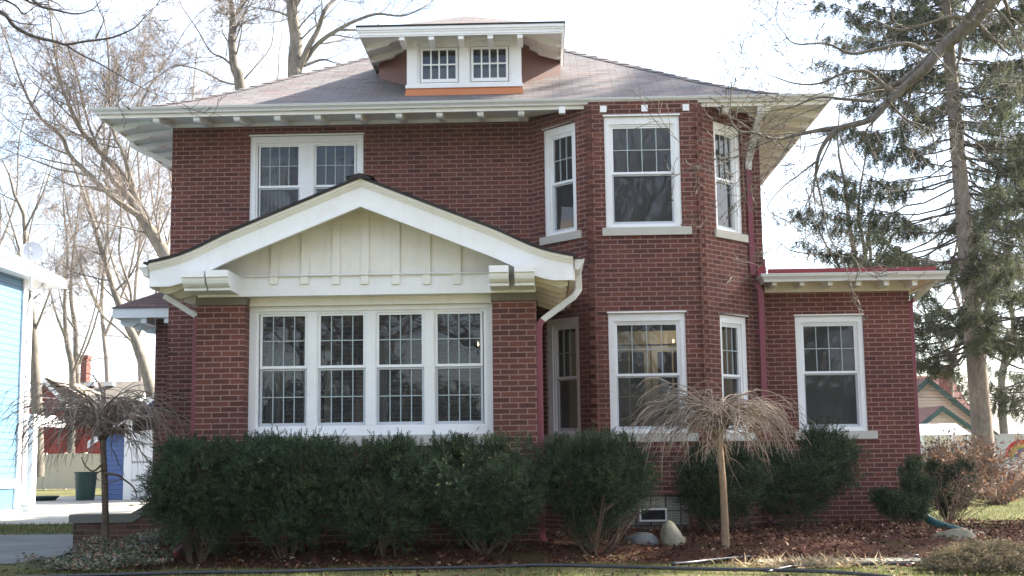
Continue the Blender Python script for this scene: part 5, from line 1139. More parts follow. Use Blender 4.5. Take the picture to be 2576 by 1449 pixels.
# ------------------------------------------------------------------ spruces
def spray_template(seed=0):
    """drooping spruce branchlet: local z is the twig direction, needles on side twigs"""
    r_ = np.random.default_rng(seed); V = []; F_ = []
    for i in range(15):
        z = i/15*1.0; a = r_.uniform(0, 2*pi); d = np.array([cos(a)*.8, sin(a)*.8, .45]); d /= np.linalg.norm(d); l = .34*(1-.5*z)*r_.uniform(.6, 1.2); s_ = np.cross(d, r_.normal(size=3)); s_ /= np.linalg.norm(s_); w_ = .05; p = np.array([0, 0, z]); b = len(V)
        V += [tuple(p-s_*w_*.6), tuple(p+s_*w_*.6), tuple(p+d*l+s_*w_*.5), tuple(p+d*l-s_*w_*.5)]; F_.append((b, b+1, b+2, b+3))
    return np.array(V), np.array(F_)
PV, PF = spray_template()
def spruce(label, base_, height, r0, reach, seed, z_first=2.0, lean=(0, 0), dens=1.0, group='spruces at the right'):
    rng = np.random.default_rng(seed); root = empty('spruce_tree', label, 'tree', base_, group); b = np.array(base_, float); g_ = MB(); tm = MB(); ax = lambda z: b+np.array([lean[0]*z/height, lean[1]*z/height, z])
    P = [ax(z) for z in np.linspace(-.2, height, 24)]; tm.tube(P, [r0*(1-.93*i/23)+(.10 if i == 0 else 0) for i in range(24)], 12); 
    for k in range(60):
        z = rng.uniform(1, height*.55); a = rng.uniform(0, 2*pi); q = ax(z)+np.array([cos(a), sin(a), 0])*r0*(1-.93*z/height)*.92; tm.tube([q, q+np.array([cos(a), sin(a), .1])*.07], [.03, .022], 5)
    tm.build('trunk', 'bark_spruce', root, smooth=True, uv=False)
    pos, dr, scl = [], [], []; z = z_first
    while z < height-.4:
        f = (z-z_first)/(height-z_first); L0 = reach*(1-f)**.75*(1.0 if f > .12 else .75+2*f)
        for k in range(rng.integers(3, 6)):
            a = rng.uniform(0, 2*pi); L = L0*rng.uniform(.6, 1.1); e = np.array([cos(a), sin(a), 0]); n_ = 9; pts = []
            droop = rng.uniform(.10, .30)*(1-f)
            for i in range(n_+1): t_ = i/n_; pts.append(ax(z)+e*L*t_+np.array([0, 0, L*(-droop*sin(pi*t_*.75)+.12*t_**2*(1 if f < .6 else 3))])+rng.normal(0, .03, 3))
            rb = .035*(1-f*.6); g_.tube(pts, [max(.006, rb*(1-.8*i/n_)) for i in range(n_+1)], 4, caps=False)
            bare = .35 if f < .25 else .15
            nt_ = int(L*9*dens)
            for q in range(nt_):
                t_ = bare+(1-bare)*rng.random()**.8; i = min(n_-1, int(t_*n_)); c = pts[i]+(pts[i+1]-pts[i])*(t_*n_-i); side = np.cross(e, [0, 0, 1])*rng.choice([-1, 1]); ln = rng.uniform(.2, .9)*(1.1-.7*t_)*min(1.2, L*.3)
                dd = e*.55+side*rng.uniform(.2, 1)+np.array([0, 0, rng.uniform(-.8, .05)]); dd /= np.linalg.norm(dd)
                g_.tube([c, c+dd*ln], [.007, .004], 3, caps=False)
                for w_ in range(4): c2 = c+dd*ln*rng.uniform(.15, 1); pos.append(c2); dr.append(dd*.5+np.array([rng.normal(0, .25), rng.normal(0, .25), -.85])); scl.append(rng.uniform(.15, .33))
        z += rng.uniform(.16, .34)
    g_.build('branches', 'bark_dark', root, uv=False)
    V, Fc = scatter(PV, PF, np.array(pos), np.array(dr), np.array(scl), rng); np_mesh('crown', V, Fc, 'spruce_needles', root)
    return root
sb = at(2484, 1225, 35); spruce('tall spruce with a thick grey trunk standing behind the right of the wing', (sb[0], 35, 0), 27, .31, 5.4, 2, z_first=4.0, lean=(-.34*25/12, 0), dens=1.5)
sb = at(2700, 1200, 42); spruce('second spruce half out of frame at the far right edge', (sb[0], 42, 0), 22, .32, 5.2, 4, z_first=3.0, dens=1.0)

spruce('spruce out of frame at the right whose shade falls on the wing', (21.6, 27.3, 0), 30, .36, 5.6, 9, z_first=12.5, dens=1.3)

# ------------------------------------------------------------------ ground litter, grass, ground cover
def scatter_ground(n, xr, yr, rng, keep=None):
    x = rng.uniform(*xr, n); y = rng.uniform(*yr, n)
    if keep is not None: k = keep(x, y); x, y = x[k], y[k]
    return x, y
rng = np.random.default_rng(7)
def bedkeep(x, y):
    yb = YB+.10*np.sin(x*1.3)+.06*np.sin(x*3.1+1)
    inside = np.where(x > 3.6, y > 13.0, y > yb-.1+rng.normal(0, .08, len(x)))
    blocked = ((x > PX0) & (x < PX3) & (y > YP)) | ((x > JB0) & (x < JB1) & (y > YBAY)) | ((x > XR) & (x < XW1) & (y > YW)) | ((x < -4.6) & (y < 16.2) & (x > -9))
    dens = .5+.5*np.sin(x*2.1+y*3)*np.sin(y*2.3-x)
    return inside & ~blocked & (rng.random(len(x)) < .45+.6*dens)
x, y = scatter_ground(46000, (-5.6, 8.8), (13.0, 18.4), rng, bedkeep)
z = gz(x, y)+.012+rng.uniform(0, .02, len(x)); d = np.stack([rng.normal(0, .55, len(x)), rng.normal(0, .55, len(x)), np.ones(len(x))], 1)
V, Fc = scatter(LEAF_V, LEAF_F, np.stack([x, y, z], 1), d, rng.uniform(.020, .058, len(x)), rng); tag(np_mesh('fallen_leaves', V, Fc, 'dead_leaves'), kind='stuff')
n = 900; x = rng.uniform(-6, 7, n); y = rng.uniform(12.0, 14.0, n); V, Fc = scatter(LEAF_V, LEAF_F, np.stack([x, y, np.full(n, .025)], 1), np.stack([rng.normal(0, .5, n), rng.normal(0, .5, n), np.ones(n)], 1), rng.uniform(.03, .06, n), rng); tag(np_mesh('scattered_leaves', V, Fc, 'dead_leaves'), kind='stuff')
BV = np.array([(-.06, 0, 0), (.06, 0, 0), (.03, .12, .6), (0, .32, 1.0)]); BF = np.array([(0, 1, 2, 3)])
n = 52000; x = rng.uniform(-8, 7.2, n); y = rng.uniform(11.6, 14.25, n); k = (rng.random(n) < .5+.5*np.sin(x*3+np.sin(y*4)*2)*np.sin(y*5+x)) & (y < np.where(x > 3.6, 13.25, YB+.05)); x, y = x[k], y[k]
V, Fc = scatter(BV, BF, np.stack([x, y, np.full(len(x), -.008)], 1), np.stack([rng.normal(0, .45, len(x)), rng.normal(0, .45, len(x)), np.ones(len(x))], 1), rng.uniform(.03, .06, len(x)), rng); tag(np_mesh('grass', V, Fc, 'grass_blade'), kind='stuff')
n = 60000; x = rng.uniform(5.6, 24, n); y = 18+22*rng.random(n)**1.3; V, Fc = scatter(BV, BF, np.stack([x, y, np.full(n, -.008)], 1), np.stack([rng.normal(0, .45, n), rng.normal(0, .45, n), np.ones(n)], 1), rng.uniform(.04, .08, n), rng); tag(np_mesh('side_lawn_grass', V, Fc, 'grass_blade'), kind='stuff')
n = 9000; x = rng.uniform(-14, -5.8, n); y = rng.uniform(20.4, 23.5, n); V, Fc = scatter(BV, BF, np.stack([x, y, np.full(n, -.008)], 1), np.stack([rng.normal(0, .45, n), rng.normal(0, .45, n), np.ones(n)], 1), rng.uniform(.04, .08, n), rng); tag(np_mesh('strip_grass', V, Fc, 'grass_blade'), kind='stuff')
# silvery ground cover in the lower left corner
n = 24000; x = rng.uniform(-7.4, -4.25, n); y = rng.uniform(13.1, 16.3, n); k = (y > 13.45+.22*np.sin(x*3)) & (y < 16.2) & (y < 13.95+(x+5.72)*3.0) & (x < -4.35+.25*np.sin(y*5)); k &= ~((x < -6.4) & (y > 16.0)); x, y = x[k], y[k]
hh = np.maximum(gz(x, y), .03)+.03+.15*rng.random(len(x))*(.65+.35*np.sin(x*6+y*4)); V, Fc = scatter(LEAF_V, LEAF_F, np.stack([x, y, hh], 1), np.stack([rng.normal(0, .7, len(x)), rng.normal(-.35, .7, len(x)), np.ones(len(x))], 1), rng.uniform(.022, .048, len(x)), rng); tag(np_mesh('ground_cover', V, Fc, 'groundcover'), kind='stuff')
# dry straw tufts near the pipes
n = 500; c = atz(2050, 1428, .02); x = rng.normal(c[0], .35, n); y = rng.normal(c[1]+.25, .16, n); V, Fc = scatter(BV*np.array([.5, 1, 1]), BF, np.stack([x, y, np.full(n, .02)], 1), np.stack([rng.normal(0, 1.2, n), rng.normal(0, .8, n), np.ones(n)*.5], 1), rng.uniform(.08, .2, n), rng); tag(np_mesh('dry_straw', V, Fc, 'straw'), kind='stuff')

# ------------------------------------------------------------------ rocks, pipes, edging
def rock(name, label, c, s, seed, mat, flat=.0, lean=0.0, rough=.16):
    rng = np.random.default_rng(seed); import bmesh
    bm = bmesh.new(); bmesh.ops.create_icosphere(bm, subdivisions=4, radius=1); K = rng.normal(size=(7, 3)); A_ = rng.uniform(.3, 1, 7); pl = rng.normal(size=(5, 3)); pl /= np.linalg.norm(pl, axis=1, keepdims=True); po = rng.uniform(.72, .95, 5)
    for v in bm.verts:
        p = np.array(v.co); 
        for q, o_ in zip(pl, po):
            e = p@q-o_
            if e > 0: p = p-q*e*.85
        r_ = 1+rough*sum(a*sin(k@p*2.2+i) for i, (k, a) in enumerate(zip(K, A_)))/4+.015*sin(p[0]*23)*sin(p[1]*19+p[2]*21); p = p*r_*np.array(s); p[0] += lean*p[2]; v.co = (p[0]+c[0], p[1]+c[1], p[2]+c[2])
    me = bpy.data.meshes.new(name); bm.to_mesh(me); bm.free(); me.materials.append(MATS[mat]); me.polygons.foreach_set('use_smooth', [True]*len(me.polygons)); o = bpy.data.objects.new(name, me); col.objects.link(o); return tag(o, label, 'rock')
Yr = 15.0
p = at(1612, 1376, Yr); rock('rock', 'smooth grey rounded boulder, left of the tan upright stone', (p[0], Yr, p[2]+.02), (.225, .2, .165), 1, 'rock_grey', rough=.08)
p = at(1690, 1375, Yr); rock('rock', 'tan upright pointed stone leaning beside the grey boulder', (p[0], Yr-.02, p[2]+.06), (.135, .13, .24), 2, 'rock_tan', lean=-.18)
p = at(1714, 1370, Yr+.05); rock('rock', 'small tan stone chip at the right foot of the upright stone', (p[0], Yr+.08, p[2]+.02), (.065, .06, .085), 3, 'rock_tan')
p = at(2403, 1375, 15.2); rock('rock', 'large mossy boulder behind the juniper, below the green drain pipe', (p[0], 15.2, .10), (.30, .26, .17), 4, 'rock_big', rough=.2)
p = at(433, 1385, 14.9); rock('rock', 'small brown stone next to the maroon downspout end under the left yew', (p[0], 14.9, p[2]), (.06, .05, .04), 5, 'rock_tan')
def hose(label, pts, r, mat, name='drip_pipe', group='black pipes lying along the bed', n=8):
    P = subdiv(pts, 6); g_ = MB(); g_.tube(P, r, n); return tag(g_.build(name, mat, smooth=True, uv=False), label, 'pipe', group)
def hz_(px, py, r=.02): q = atz(px, py, .02+r); return (q[0], q[1], .016+r)
hose('long black pipe running across the whole front edge of the planting bed', [hz_(x, y) for x, y in ((40, 1452), (250, 1446), (520, 1439), (700, 1437), (900, 1431), (1150, 1427), (1380, 1421), (1560, 1425), (1750, 1430), (1985, 1434), (2070, 1437), (2160, 1443), (2250, 1452))], .019, 'hose_black')
hose('shorter black pipe lying above the flagstones, ending near the weeping tree', [hz_(x, y, .02) for x, y in ((1690, 1418), (1740, 1414), (1800, 1407), (1900, 1399), (2000, 1397), (2154, 1395), (2310, 1398))], .021, 'hose_black')
hose('thin dark pipe lying in front of the flagstone edging at the right', [hz_(x, y, .018) for x, y in ((1930, 1437), (1990, 1424), (2060, 1420), (2108, 1419), (2200, 1417), (2300, 1418))], .015, 'hose_black')
for k, (x0, x1) in enumerate(((1900, 2010), (2014, 2120), (2124, 2215), (2219, 2330))):
    a = atz(x0, 1412, .03); b = atz(x1, 1412, .03); g_ = MB(); y0 = a[1]-.12; y1 = a[1]+.28; r_ = random.Random(k); j = lambda: r_.uniform(-.03, .03)
    g_.prism([(a[0]+j(), y0+j()), (b[0]+j(), y0+j()), (b[0]+j()*.5, y1+j()), (a[0]+j()*.5, y1+j())], 'z', -.02, .032+k*.003)
    tag(g_.build('flagstone', 'flagstone', bevel=.012), ['flat grey flagstone nearest the weeping tree trunk, first of the edging row', 'flat grey flagstone, second of the edging row between the pipes', 'flat grey flagstone, third of the edging row below the wing window', 'flat grey flagstone at the juniper end of the edging row'][k], 'paving stone', 'flagstone edging')
P = subdiv([at(2318, 1292, 18.2), at(2338, 1308, 17.7), at(2362, 1320, 17.2), at(2400, 1332, 16.6), at(2465, 1349, 16.0), at(2530, 1354, 15.8), at(2610, 1356, 15.7)], 26); g_ = MB()
g_.tube(P, [.052+(.006 if i % 2 else -.006) for i in range(len(P))], 12); tag(g_.build('drain_hose', 'drain_green', uv=False), 'dark green corrugated drain pipe snaking from the wing corner to the right', 'pipe')
a, b = at(447, 1394, 14.6), at(480, 1362, 14.75); g_ = MB(); g_.rbox_tube([(a[0], 14.45, a[2]), (b[0], 14.75, b[2])], .07, .055); tag(g_.build('downspout_extension', 'maroon', bevel=.005), 'loose maroon downspout end lying under the leftmost yew', 'downspout')

# ------------------------------------------------------------------ neighbour: blue house
bh = empty('blue_house', 'light blue clapboard house with white corner trim at the left edge', 'house', (-12, 28, 0))
bx, byf = -11.95, 28.2
def bz(py, px=52, Y=28.3): return at(px, py, Y)[2]
zb_top = bz(708); zband0, zband1 = bz(1226), bz(1205)
g_ = MB(); g_.poly([(bx, 8, zband1), (bx, byf, zband1), (bx, byf, zb_top+.15), (bx, 8, zb_top+.15)]); g_.poly([(bx, byf, 0), (bx-8, byf, 0), (bx-8, byf, zb_top+.1), (bx, byf, zb_top+.1)]); g_.build('wall', 'lap_blue', bh)
g_ = MB(); g_.box(bx-.3, bx-.02, 8, byf-.01, .0, zband0); g_.build('foundation', 'blue_block', bh)
g_ = MB(); g_.box(bx-.02, bx+.03, 8, byf-.2, zband0, zband1); g_.box(bx-.1, bx+.05, byf-.2, byf+.02, .12, zb_top+.1); g_.box(bx-.1, bx+.10, 8, byf+.03, .0, .10); g_.build('corner_trim', 'white_vinyl', bh)
ov = at(168, 722, byf+1.5)[0]-bx; yb_e = byf+1.5; zev = at(165, 716, yb_e)[2]
g_ = MB(); g_.box(bx+ov-.03, bx+ov, 8, yb_e, zev-.10, zev+.10); g_.box(bx-6, bx+ov-.03, yb_e-.03, yb_e, zev-.1, zev+.08); g_.poly([(bx-6, 8, zev-.09), (bx+ov-.03, 8, zev-.09), (bx+ov-.03, yb_e-.03, zev-.09), (bx-6, yb_e-.03, zev-.09)]); g_.build('eave', 'white_vinyl', bh)
g_ = MB(); g_.poly([(bx+ov+.02, 8, zev+.11), (bx+ov+.02, yb_e+.03, zev+.11), (bx-3.5, yb_e-1.5, zev+2.1), (bx-3.5, 8, zev+2.1)]); g_.poly([(bx+ov+.02, yb_e+.03, zev+.11), (bx-9, yb_e+.03, zev+.11), (bx-9, yb_e-1.5, zev+2.1), (bx-3.5, yb_e-1.5, zev+2.1)]); g_.build('roof', 'shingle_tan', bh)
g_ = MB(); px_ = at(66, 1291, 29.0); g_.box(px_[0]-.10, px_[0]+.12, 28.95, 29.2, 0, at(66, 1042, 29)[2]); g_.box(px_[0]-.18, px_[0]+.20, 28.88, 29.28, 0, .12); g_.build('porch_post', 'white_vinyl', bh)
a = at(40, 1050, 29.0); g_ = MB(); g_.prism([(a[0]-2, at(50, 1060, 29)[2]), (at(84, 1062, 29)[0], at(84, 1072, 29)[2]), (at(84, 1062, 29)[0], at(84, 1062, 29)[2]), (at(55, 1040, 29)[0], at(55, 1040, 29)[2]), (a[0]-2, at(50, 1040, 29)[2])][::-1], 'y', 28.9, 31); g_.build('porch_canopy', 'white_vinyl', bh)
g_ = MB(); q0 = at(66, 738, byf+.8); g_.rbox_tube([(bx+ov-.2, byf+.6, zev-.1), (bx+ov-.25, byf+.6, zev-.2), (bx+.12, byf+.1, zev-.42), (bx+.10, byf+.06, zev-.6), (bx+.10, byf+.06, .2)], .08, .07); g_.build('downspout', 'white_vinyl', bh)
# satellite dish on its roof
dc = at(80, 634, 25.5); sdn = empty('satellite_dish', 'round white satellite dish on the blue house roof', 'satellite dish', dc); n_d = Vector((.35, -.9, .3)).normalized(); xx = n_d.cross(Vector((0, 0, 1))).normalized(); yy = xx.cross(n_d); dcv = Vector(dc); g_ = MB(); rings = []
for i in range(6):
    r_ = .23*i/5; rings.append([dcv+xx*cos(2*pi*j/24)*r_+yy*sin(2*pi*j/24)*r_*1.05-n_d*(.07*(1-(i/5)**2)) for j in range(24)])
for i in range(5):
    for j in range(24): k = (j+1) % 24; g_.poly([rings[i][j], rings[i+1][j], rings[i+1][k], rings[i][k]])
g_.build('reflector', 'dish_white', sdn, smooth=True); g_ = MB(); g_.tube([dcv-yy*.22, dcv-yy*.2+n_d*.22+xx*.05, dcv-yy*.1+n_d*.32+xx*.05], .012, 6); g_.box(*(lambda c: (c[0]-.03, c[0]+.03, c[1]-.05, c[1]+.05, c[2]-.03, c[2]+.03))(dcv-yy*.1+n_d*.34+xx*.05)); g_.build('feed_arm', 'dish_white', sdn)
g_ = MB(); g_.tube([dcv-n_d*.06, dcv-n_d*.16-Vector((0, 0, .1)), dcv-n_d*.16-Vector((0, 0, .75))], .022, 8); g_.build('mast', 'tin', sdn)

# ------------------------------------------------------------------ blue garage
YGa = 36.1; gar = empty('blue_garage', 'deep blue garage with a wide white door behind the left weeping tree', 'garage', (-10, YGa, 0))
ga0 = at(257, 1200, YGa)[0]; ga1 = at(311, 1200, YGa)[0]; zga = at(262, 1097, YGa)[2]; gmid = ga0+3.3; sl_ = .72
g_ = MB(); zd = at(350, 1052, YGa)[2]; g_.poly([(ga0, YGa, 0), (ga1, YGa, 0), (ga1, YGa, zd+.12), (ga0, YGa, zga)]); g_.poly([(ga0, YGa, zga), (ga1, YGa, zd+.12), (ga0+5.4, YGa, zd+.12), (ga0+6.6, YGa, zga), (gmid, YGa, zga+3.3*sl_)])
g_.poly([(ga0, YGa, 0), (ga0, YGa, zga), (ga0, YGa+6, zga), (ga0, YGa+6, 0)]); g_.build('wall', 'lap_garage', gar)
g_ = MB(); g_.box(ga1+.002, ga1+.22, YGa-.03, YGa+.05, 0, zd+.12); g_.box(ga1+.22, ga0+5.4, YGa-.025, YGa+.05, zd, zd+.12)
for sg in (0, 1):
    P0 = np.array([ga0-.35, zga-.35*sl_]); P1 = np.array([gmid, zga+3.3*sl_]); 
    if sg: P0[0] = 2*gmid-P0[0]
    q = [(P0[0], YGa-.30, P0[1]-.1), (P1[0], YGa-.30, P1[1]-.1), (P1[0], YGa-.25, P1[1]-.1), (P0[0], YGa-.25, P0[1]-.1)]; q = q+[(a, b, c+.2) for a, b, c in q]; g_.hexa(q)
g_.build('trim', 'white_vinyl', gar)
g_ = MB(); g_.poly([(ga1+.22, YGa+.0, .02), (ga0+5.4, YGa+.0, .02), (ga0+5.4, YGa+.0, zd), (ga1+.22, YGa+.0, zd)]); g_.build('garage_door', 'door_panel', gar)
g_ = MB(); g_.poly([(ga0-.36, YGa-.32, zga-.36*sl_+.11), (gmid, YGa-.32, zga+3.3*sl_+.11), (gmid, YGa+6, zga+3.3*sl_+.11), (ga0-.36, YGa+6, zga-.36*sl_+.11)][::-1]); g_.poly([(2*gmid-ga0+.36, YGa-.32, zga-.36*sl_+.11), (gmid, YGa-.32, zga+3.3*sl_+.11), (gmid, YGa+6, zga+3.3*sl_+.11), (2*gmid-ga0+.36, YGa+6, zga-.36*sl_+.11)]); g_.build('roof', 'shingle_grey', gar)
# bin and saucer
def lathe(mb, c, prof_, n_=24, mi=0):
    R_ = [[(c[0]+r_*cos(2*pi*j/n_), c[1]+r_*sin(2*pi*j/n_), c[2]+z_) for j in range(n_)] for r_, z_ in prof_]
    for i in range(len(R_)-1):
        for j in range(n_): k = (j+1) % n_; mb.poly([R_[i][j], R_[i][k], R_[i+1][k], R_[i+1][j]], mi)
bc_ = atz(214, 1258, .006); cw = 28*bc_[1]/FPX
can = empty('rubbish_bin', 'dark green round rubbish bin on the concrete beside the blue garage', 'bin', bc_)
hcan = 70*bc_[1]/FPX; g_ = MB(); lathe(g_, bc_, [(0, .005), (cw*.78, .005), (cw*.80, .03), (cw*.96, hcan*.9), (cw*.96, hcan*.93), (cw*.9, hcan*.93), (cw*.8, hcan*.2), (0, hcan*.2)]); g_.build('body', 'can_green', can, smooth=False)
g_ = MB(); lathe(g_, bc_, [(cw*.97, hcan*.93), (cw*1.04, hcan*.94), (cw*1.04, hcan), (cw*.95, hcan), (cw*.93, hcan*.93)]); lathe(g_, bc_, [(cw*.94, hcan*.72), (cw*.975, hcan*.73), (cw*.975, hcan*.75), (cw*.945, hcan*.76)]); g_.build('rim', 'can_green', can)
lc = atz(112, 1259, .006); g_ = MB(); lathe(g_, lc, [(0, .01), (.30, .01), (.42, .12), (.40, .13), (.29, .04), (0, .03)]); tag(g_.build('plant_saucer', 'can_green', smooth=True), 'shallow dark saucer lying on the driveway left of the green bin', 'saucer')

# ------------------------------------------------------------------ red house
YR = 60; rh = empty('red_house', 'barn red house with grey roof, brick chimney and a tan cross gable', 'house', (-20, YR, 0)); Q = lambda x, y, Y=YR: at(x, y, Y)
rx0, rx1 = Q(30, 1000)[0], Q(332, 1000)[0]; zrid = Q(200, 950)[2]; zeav = Q(200, 1045)[2]
g_ = MB(); g_.box(rx0, rx1-.3, YR, YR+7, 0, zeav); g_.prism([(YR, zeav), (YR+7, zeav), (YR+3.5, zrid-.1)], 'x', rx1-.5, rx1-.3); g_.build('wall', 'lap_red', rh)
g_ = MB(); g_.hexa([(rx0-.3, YR-.6, zeav-.25), (rx1, YR-.6, zeav-.25), (rx1, YR+3.5, zrid-.12), (rx0-.3, YR+3.5, zrid-.12), (rx0-.3, YR-.6, zeav-.1), (rx1, YR-.6, zeav-.1), (rx1, YR+3.5, zrid), (rx0-.3, YR+3.5, zrid)]); g_.poly([(rx0-.3, YR+3.5, zrid), (rx1, YR+3.5, zrid), (rx1, YR+7.6, zeav-.1), (rx0-.3, YR+7.6, zeav-.1)]); mr = g_.build('roof', 'shingle_grey', rh)
g_ = MB()
for px in (143, 187, 233, 279): q = Q(px, 952, YR+2.9); g_.box(q[0]-.22, q[0]+.22, YR+2.6, YR+3.0, zrid-.27, zrid-.08)
g_.build('roof_vent', 'tin', mr)
c0, c1 = Q(208, 920, YR+4)[0], Q(223, 920, YR+4)[0]; g_ = MB(); zc = Q(215, 903, YR+4)[2]; g_.box(c0, c1, YR+3.7, YR+4.3, zrid-.5, zc); g_.box(c0-.05, c1+.05, YR+3.65, YR+4.35, zc+.001, zc+.18); g_.build('chimney', 'brick_far', mr)
# cross gable with tan roof, and a lower gable at its left
def cross_gable(pxp, pyp, pxl, pxr, pyb, Yf, tan, name):
    pk = Q(pxp, pyp, Yf); l_ = Q(pxl, pyb, Yf); r_ = Q(pxr, pyb, Yf); zb = (l_[2]+r_[2])/2; g_ = MB(); g_.poly([(l_[0], Yf, 0), (r_[0], Yf, 0), (r_[0], Yf, zb), (pk[0], Yf, pk[2]), (l_[0], Yf, zb)]); g_.build(name+'_wall', 'lap_red', rh)
    g_ = MB(); k = .3*(pk[2]-zb)/(r_[0]-pk[0]); 
    for sg, e in ((-1, l_), (1, r_)):
        ex = e[0]+sg*.3; g_.hexa([(pk[0], Yf-.3, pk[2]), (ex, Yf-.3, zb-k), (ex, Yf+3, zb-k), (pk[0], Yf+3, pk[2]), (pk[0], Yf-.3, pk[2]+.12), (ex, Yf-.3, zb-k+.12), (ex, Yf+3, zb-k+.12), (pk[0], Yf+3, pk[2]+.12)])
    g_.build(name+'_roof', 'shingle_tan' if tan else 'shingle_grey', rh); g_ = MB()
    for sg, e in ((-1, l_), (1, r_)):
        ex = e[0]+sg*.3; g_.hexa([(pk[0], Yf-.36, pk[2]-.15), (ex, Yf-.36, zb-k-.15), (ex, Yf-.31, zb-k-.15), (pk[0], Yf-.31, pk[2]-.15), (pk[0], Yf-.36, pk[2]+.1), (ex, Yf-.36, zb-k+.1), (ex, Yf-.31, zb-k+.1), (pk[0], Yf-.31, pk[2]+.1)])
    g_.build('rake_board', 'white_vinyl', rh)
cross_gable(118, 958, 92, 160, 1004, YR-2, True, 'gable'); cross_gable(76, 998, 40, 105, 1042, YR-3, False, 'porch_gable')
g_ = MB(); g_.poly([(Q(118, 960, YR-2)[0], YR-2.3, Q(118, 957, YR-2)[2]+.13), (Q(205, 985, YR-2)[0], YR-2.3, Q(205, 992, YR-2)[2]), (Q(205, 985, YR-2)[0], YR+1, Q(205, 985, YR-2)[2]), (Q(118, 960, YR-2)[0], YR+1, Q(118, 955, YR-2)[2]+.13)]); g_.build('lean_roof', 'shingle_tan', rh)
g_ = MB(); zz = zeav; g_.hexa([(rx1+.0, YR-.6, zeav-.35), (rx1+.12, YR-.6, zeav-.35), (rx1+.12, YR+3.5, zrid-.25), (rx1, YR+3.5, zrid-.25), (rx1, YR-.6, zeav-.02), (rx1+.12, YR-.6, zeav-.02), (rx1+.12, YR+3.5, zrid+.08), (rx1, YR+3.5, zrid+.08)]); g_.build('rake_board', 'white_vinyl', rh)
# pale fence in front of the red house, guy wire guard, wires
fe = empty('board_fence', 'pale board fence in sun and shade below the red house', 'fence', (-18, 48, 0)); z1_ = at(160, 1142, 48)[2]; xa, xb = at(60, 1180, 48)[0], at(262, 1180, 48)[0]
g_ = MB(); x = xa
while x < xb: g_.box(x, x+.145, 48, 48.02, .03, z1_+.02*sin(x*40)); x += .15
g_.build('boards', 'fence_pale', fe); g_ = MB(); g_.box(xa, xb, 48.021, 48.08, .3, .4); g_.box(xa, xb, 48.021, 48.08, z1_-.35, z1_-.25)
for k in range(5): x = xa+(xb-xa)*k/4; g_.box(x-.05, x+.05, 48.081, 48.18, 0, z1_+.05)
g_.build('rails', 'fence_pale', fe)
gy0 = atz(173, 1226, .0); gy1 = at(118, 1158, gy0[1]); gg = empty('guy_wire', 'yellow plastic guard on a slanting guy wire left of the green bin', 'cable guard', gy0); g_ = MB(); a, b = np.array(gy0), np.array(gy1); g_.tube([a, b], .045, 8); g_.build('guard', 'yellow_guard', gg, smooth=True, uv=False); g_ = MB(); g_.tube([a, a+(b-a)*6], .008, 5); g_.build('cable', 'wire_dark', gg, uv=False)
for k, (lab, x0, y0, x1, y1, Y, r_, mat) in enumerate((('highest pale overhead wire crossing in front of the red house', -40, 984, 400, 993, 50, .018, 'wire_pale'), ('middle pale overhead wire crossing in front of the red house', -40, 996, 400, 1000, 50, .02, 'wire_pale'), ('lowest pale overhead wire crossing in front of the red house', -40, 1018, 400, 1003, 50.5, .014, 'wire_pale'), ('upper dark overhead wire at the right, crossing the spruce trunk', 2200, 968, 2660, 966, 48, .02, 'wire_dark'), ('lower dark overhead wire at the right, crossing the spruce trunk', 2200, 988, 2660, 983, 48.5, .016, 'wire_dark'))):
    a, b = np.array(at(x0, y0, Y)), np.array(at(x1, y1, Y)); P = [a+(b-a)*t_-np.array([0, 0, .25*sin(pi*t_)]) for t_ in np.linspace(0, 1, 12)]; g_ = MB(); g_.tube(P, r_, 5); tag(g_.build('utility_wire', mat, uv=False), lab, 'wire', 'overhead utility wires')

# ------------------------------------------------------------------ right background: house with green trim, white fence, rainbow
YT = 64; th_ = empty('green_trim_house', 'cream house with dark green rake boards seen between wing and spruce', 'house', (20, YT, 0)); Q2 = lambda x, y, Y=YT: at(x, y, Y)
pk = Q2(2330, 957); rr_ = Q2(2460, 1062); sl2 = (pk[2]-rr_[2])/(rr_[0]-pk[0]); W_ = rr_[0]-pk[0]+1.2
g_ = MB(); zb = pk[2]-sl2*W_; g_.poly([(pk[0]-W_, YT, 0), (pk[0]+W_, YT, 0), (pk[0]+W_, YT, zb), (pk[0], YT, pk[2]), (pk[0]-W_, YT, zb)]); g_.build('wall', 'lap_cream', th_)
def rake(mb, pk, W_, sl, Yf, th=.32, t2=.14):
    for sg in (-1, 1): ex = pk[0]+sg*(W_+.4); ez_ = pk[2]-sl*(W_+.4); mb.hexa([(pk[0], Yf-.35, pk[2]-th*.5), (ex, Yf-.35, ez_-th*.5), (ex, Yf-.28, ez_-th*.5), (pk[0], Yf-.28, pk[2]-th*.5), (pk[0], Yf-.35, pk[2]+th*.5), (ex, Yf-.35, ez_+th*.5), (ex, Yf-.28, ez_+th*.5), (pk[0], Yf-.28, pk[2]+th*.5)])
g_ = MB(); rake(g_, pk, W_, sl2, YT); g_.build('rake_board', 'teal_trim', th_)
g_ = MB()
for sg in (-1, 1): ex = pk[0]+sg*(W_+.4); ez_ = pk[2]-sl2*(W_+.4); g_.poly([(pk[0], YT-.34, pk[2]+.17), (ex, YT-.34, ez_+.17), (ex, YT+9, ez_+.17), (pk[0], YT+9, pk[2]+.17)])
rb = Q2(2312, 935, YT+6); g_.poly([(Q2(2300, 1000, YT+6)[0]-3, YT+6, 3), (Q2(2448, 1000, YT+6)[0], YT+6, 3), (Q2(2440, 950, YT+6)[0], YT+9, Q2(2420, 938, YT+6)[2]), (Q2(2300, 950, YT+6)[0]-3, YT+9, Q2(2320, 935, YT+6)[2])]); g_.build('roof', 'shingle_red', th_)
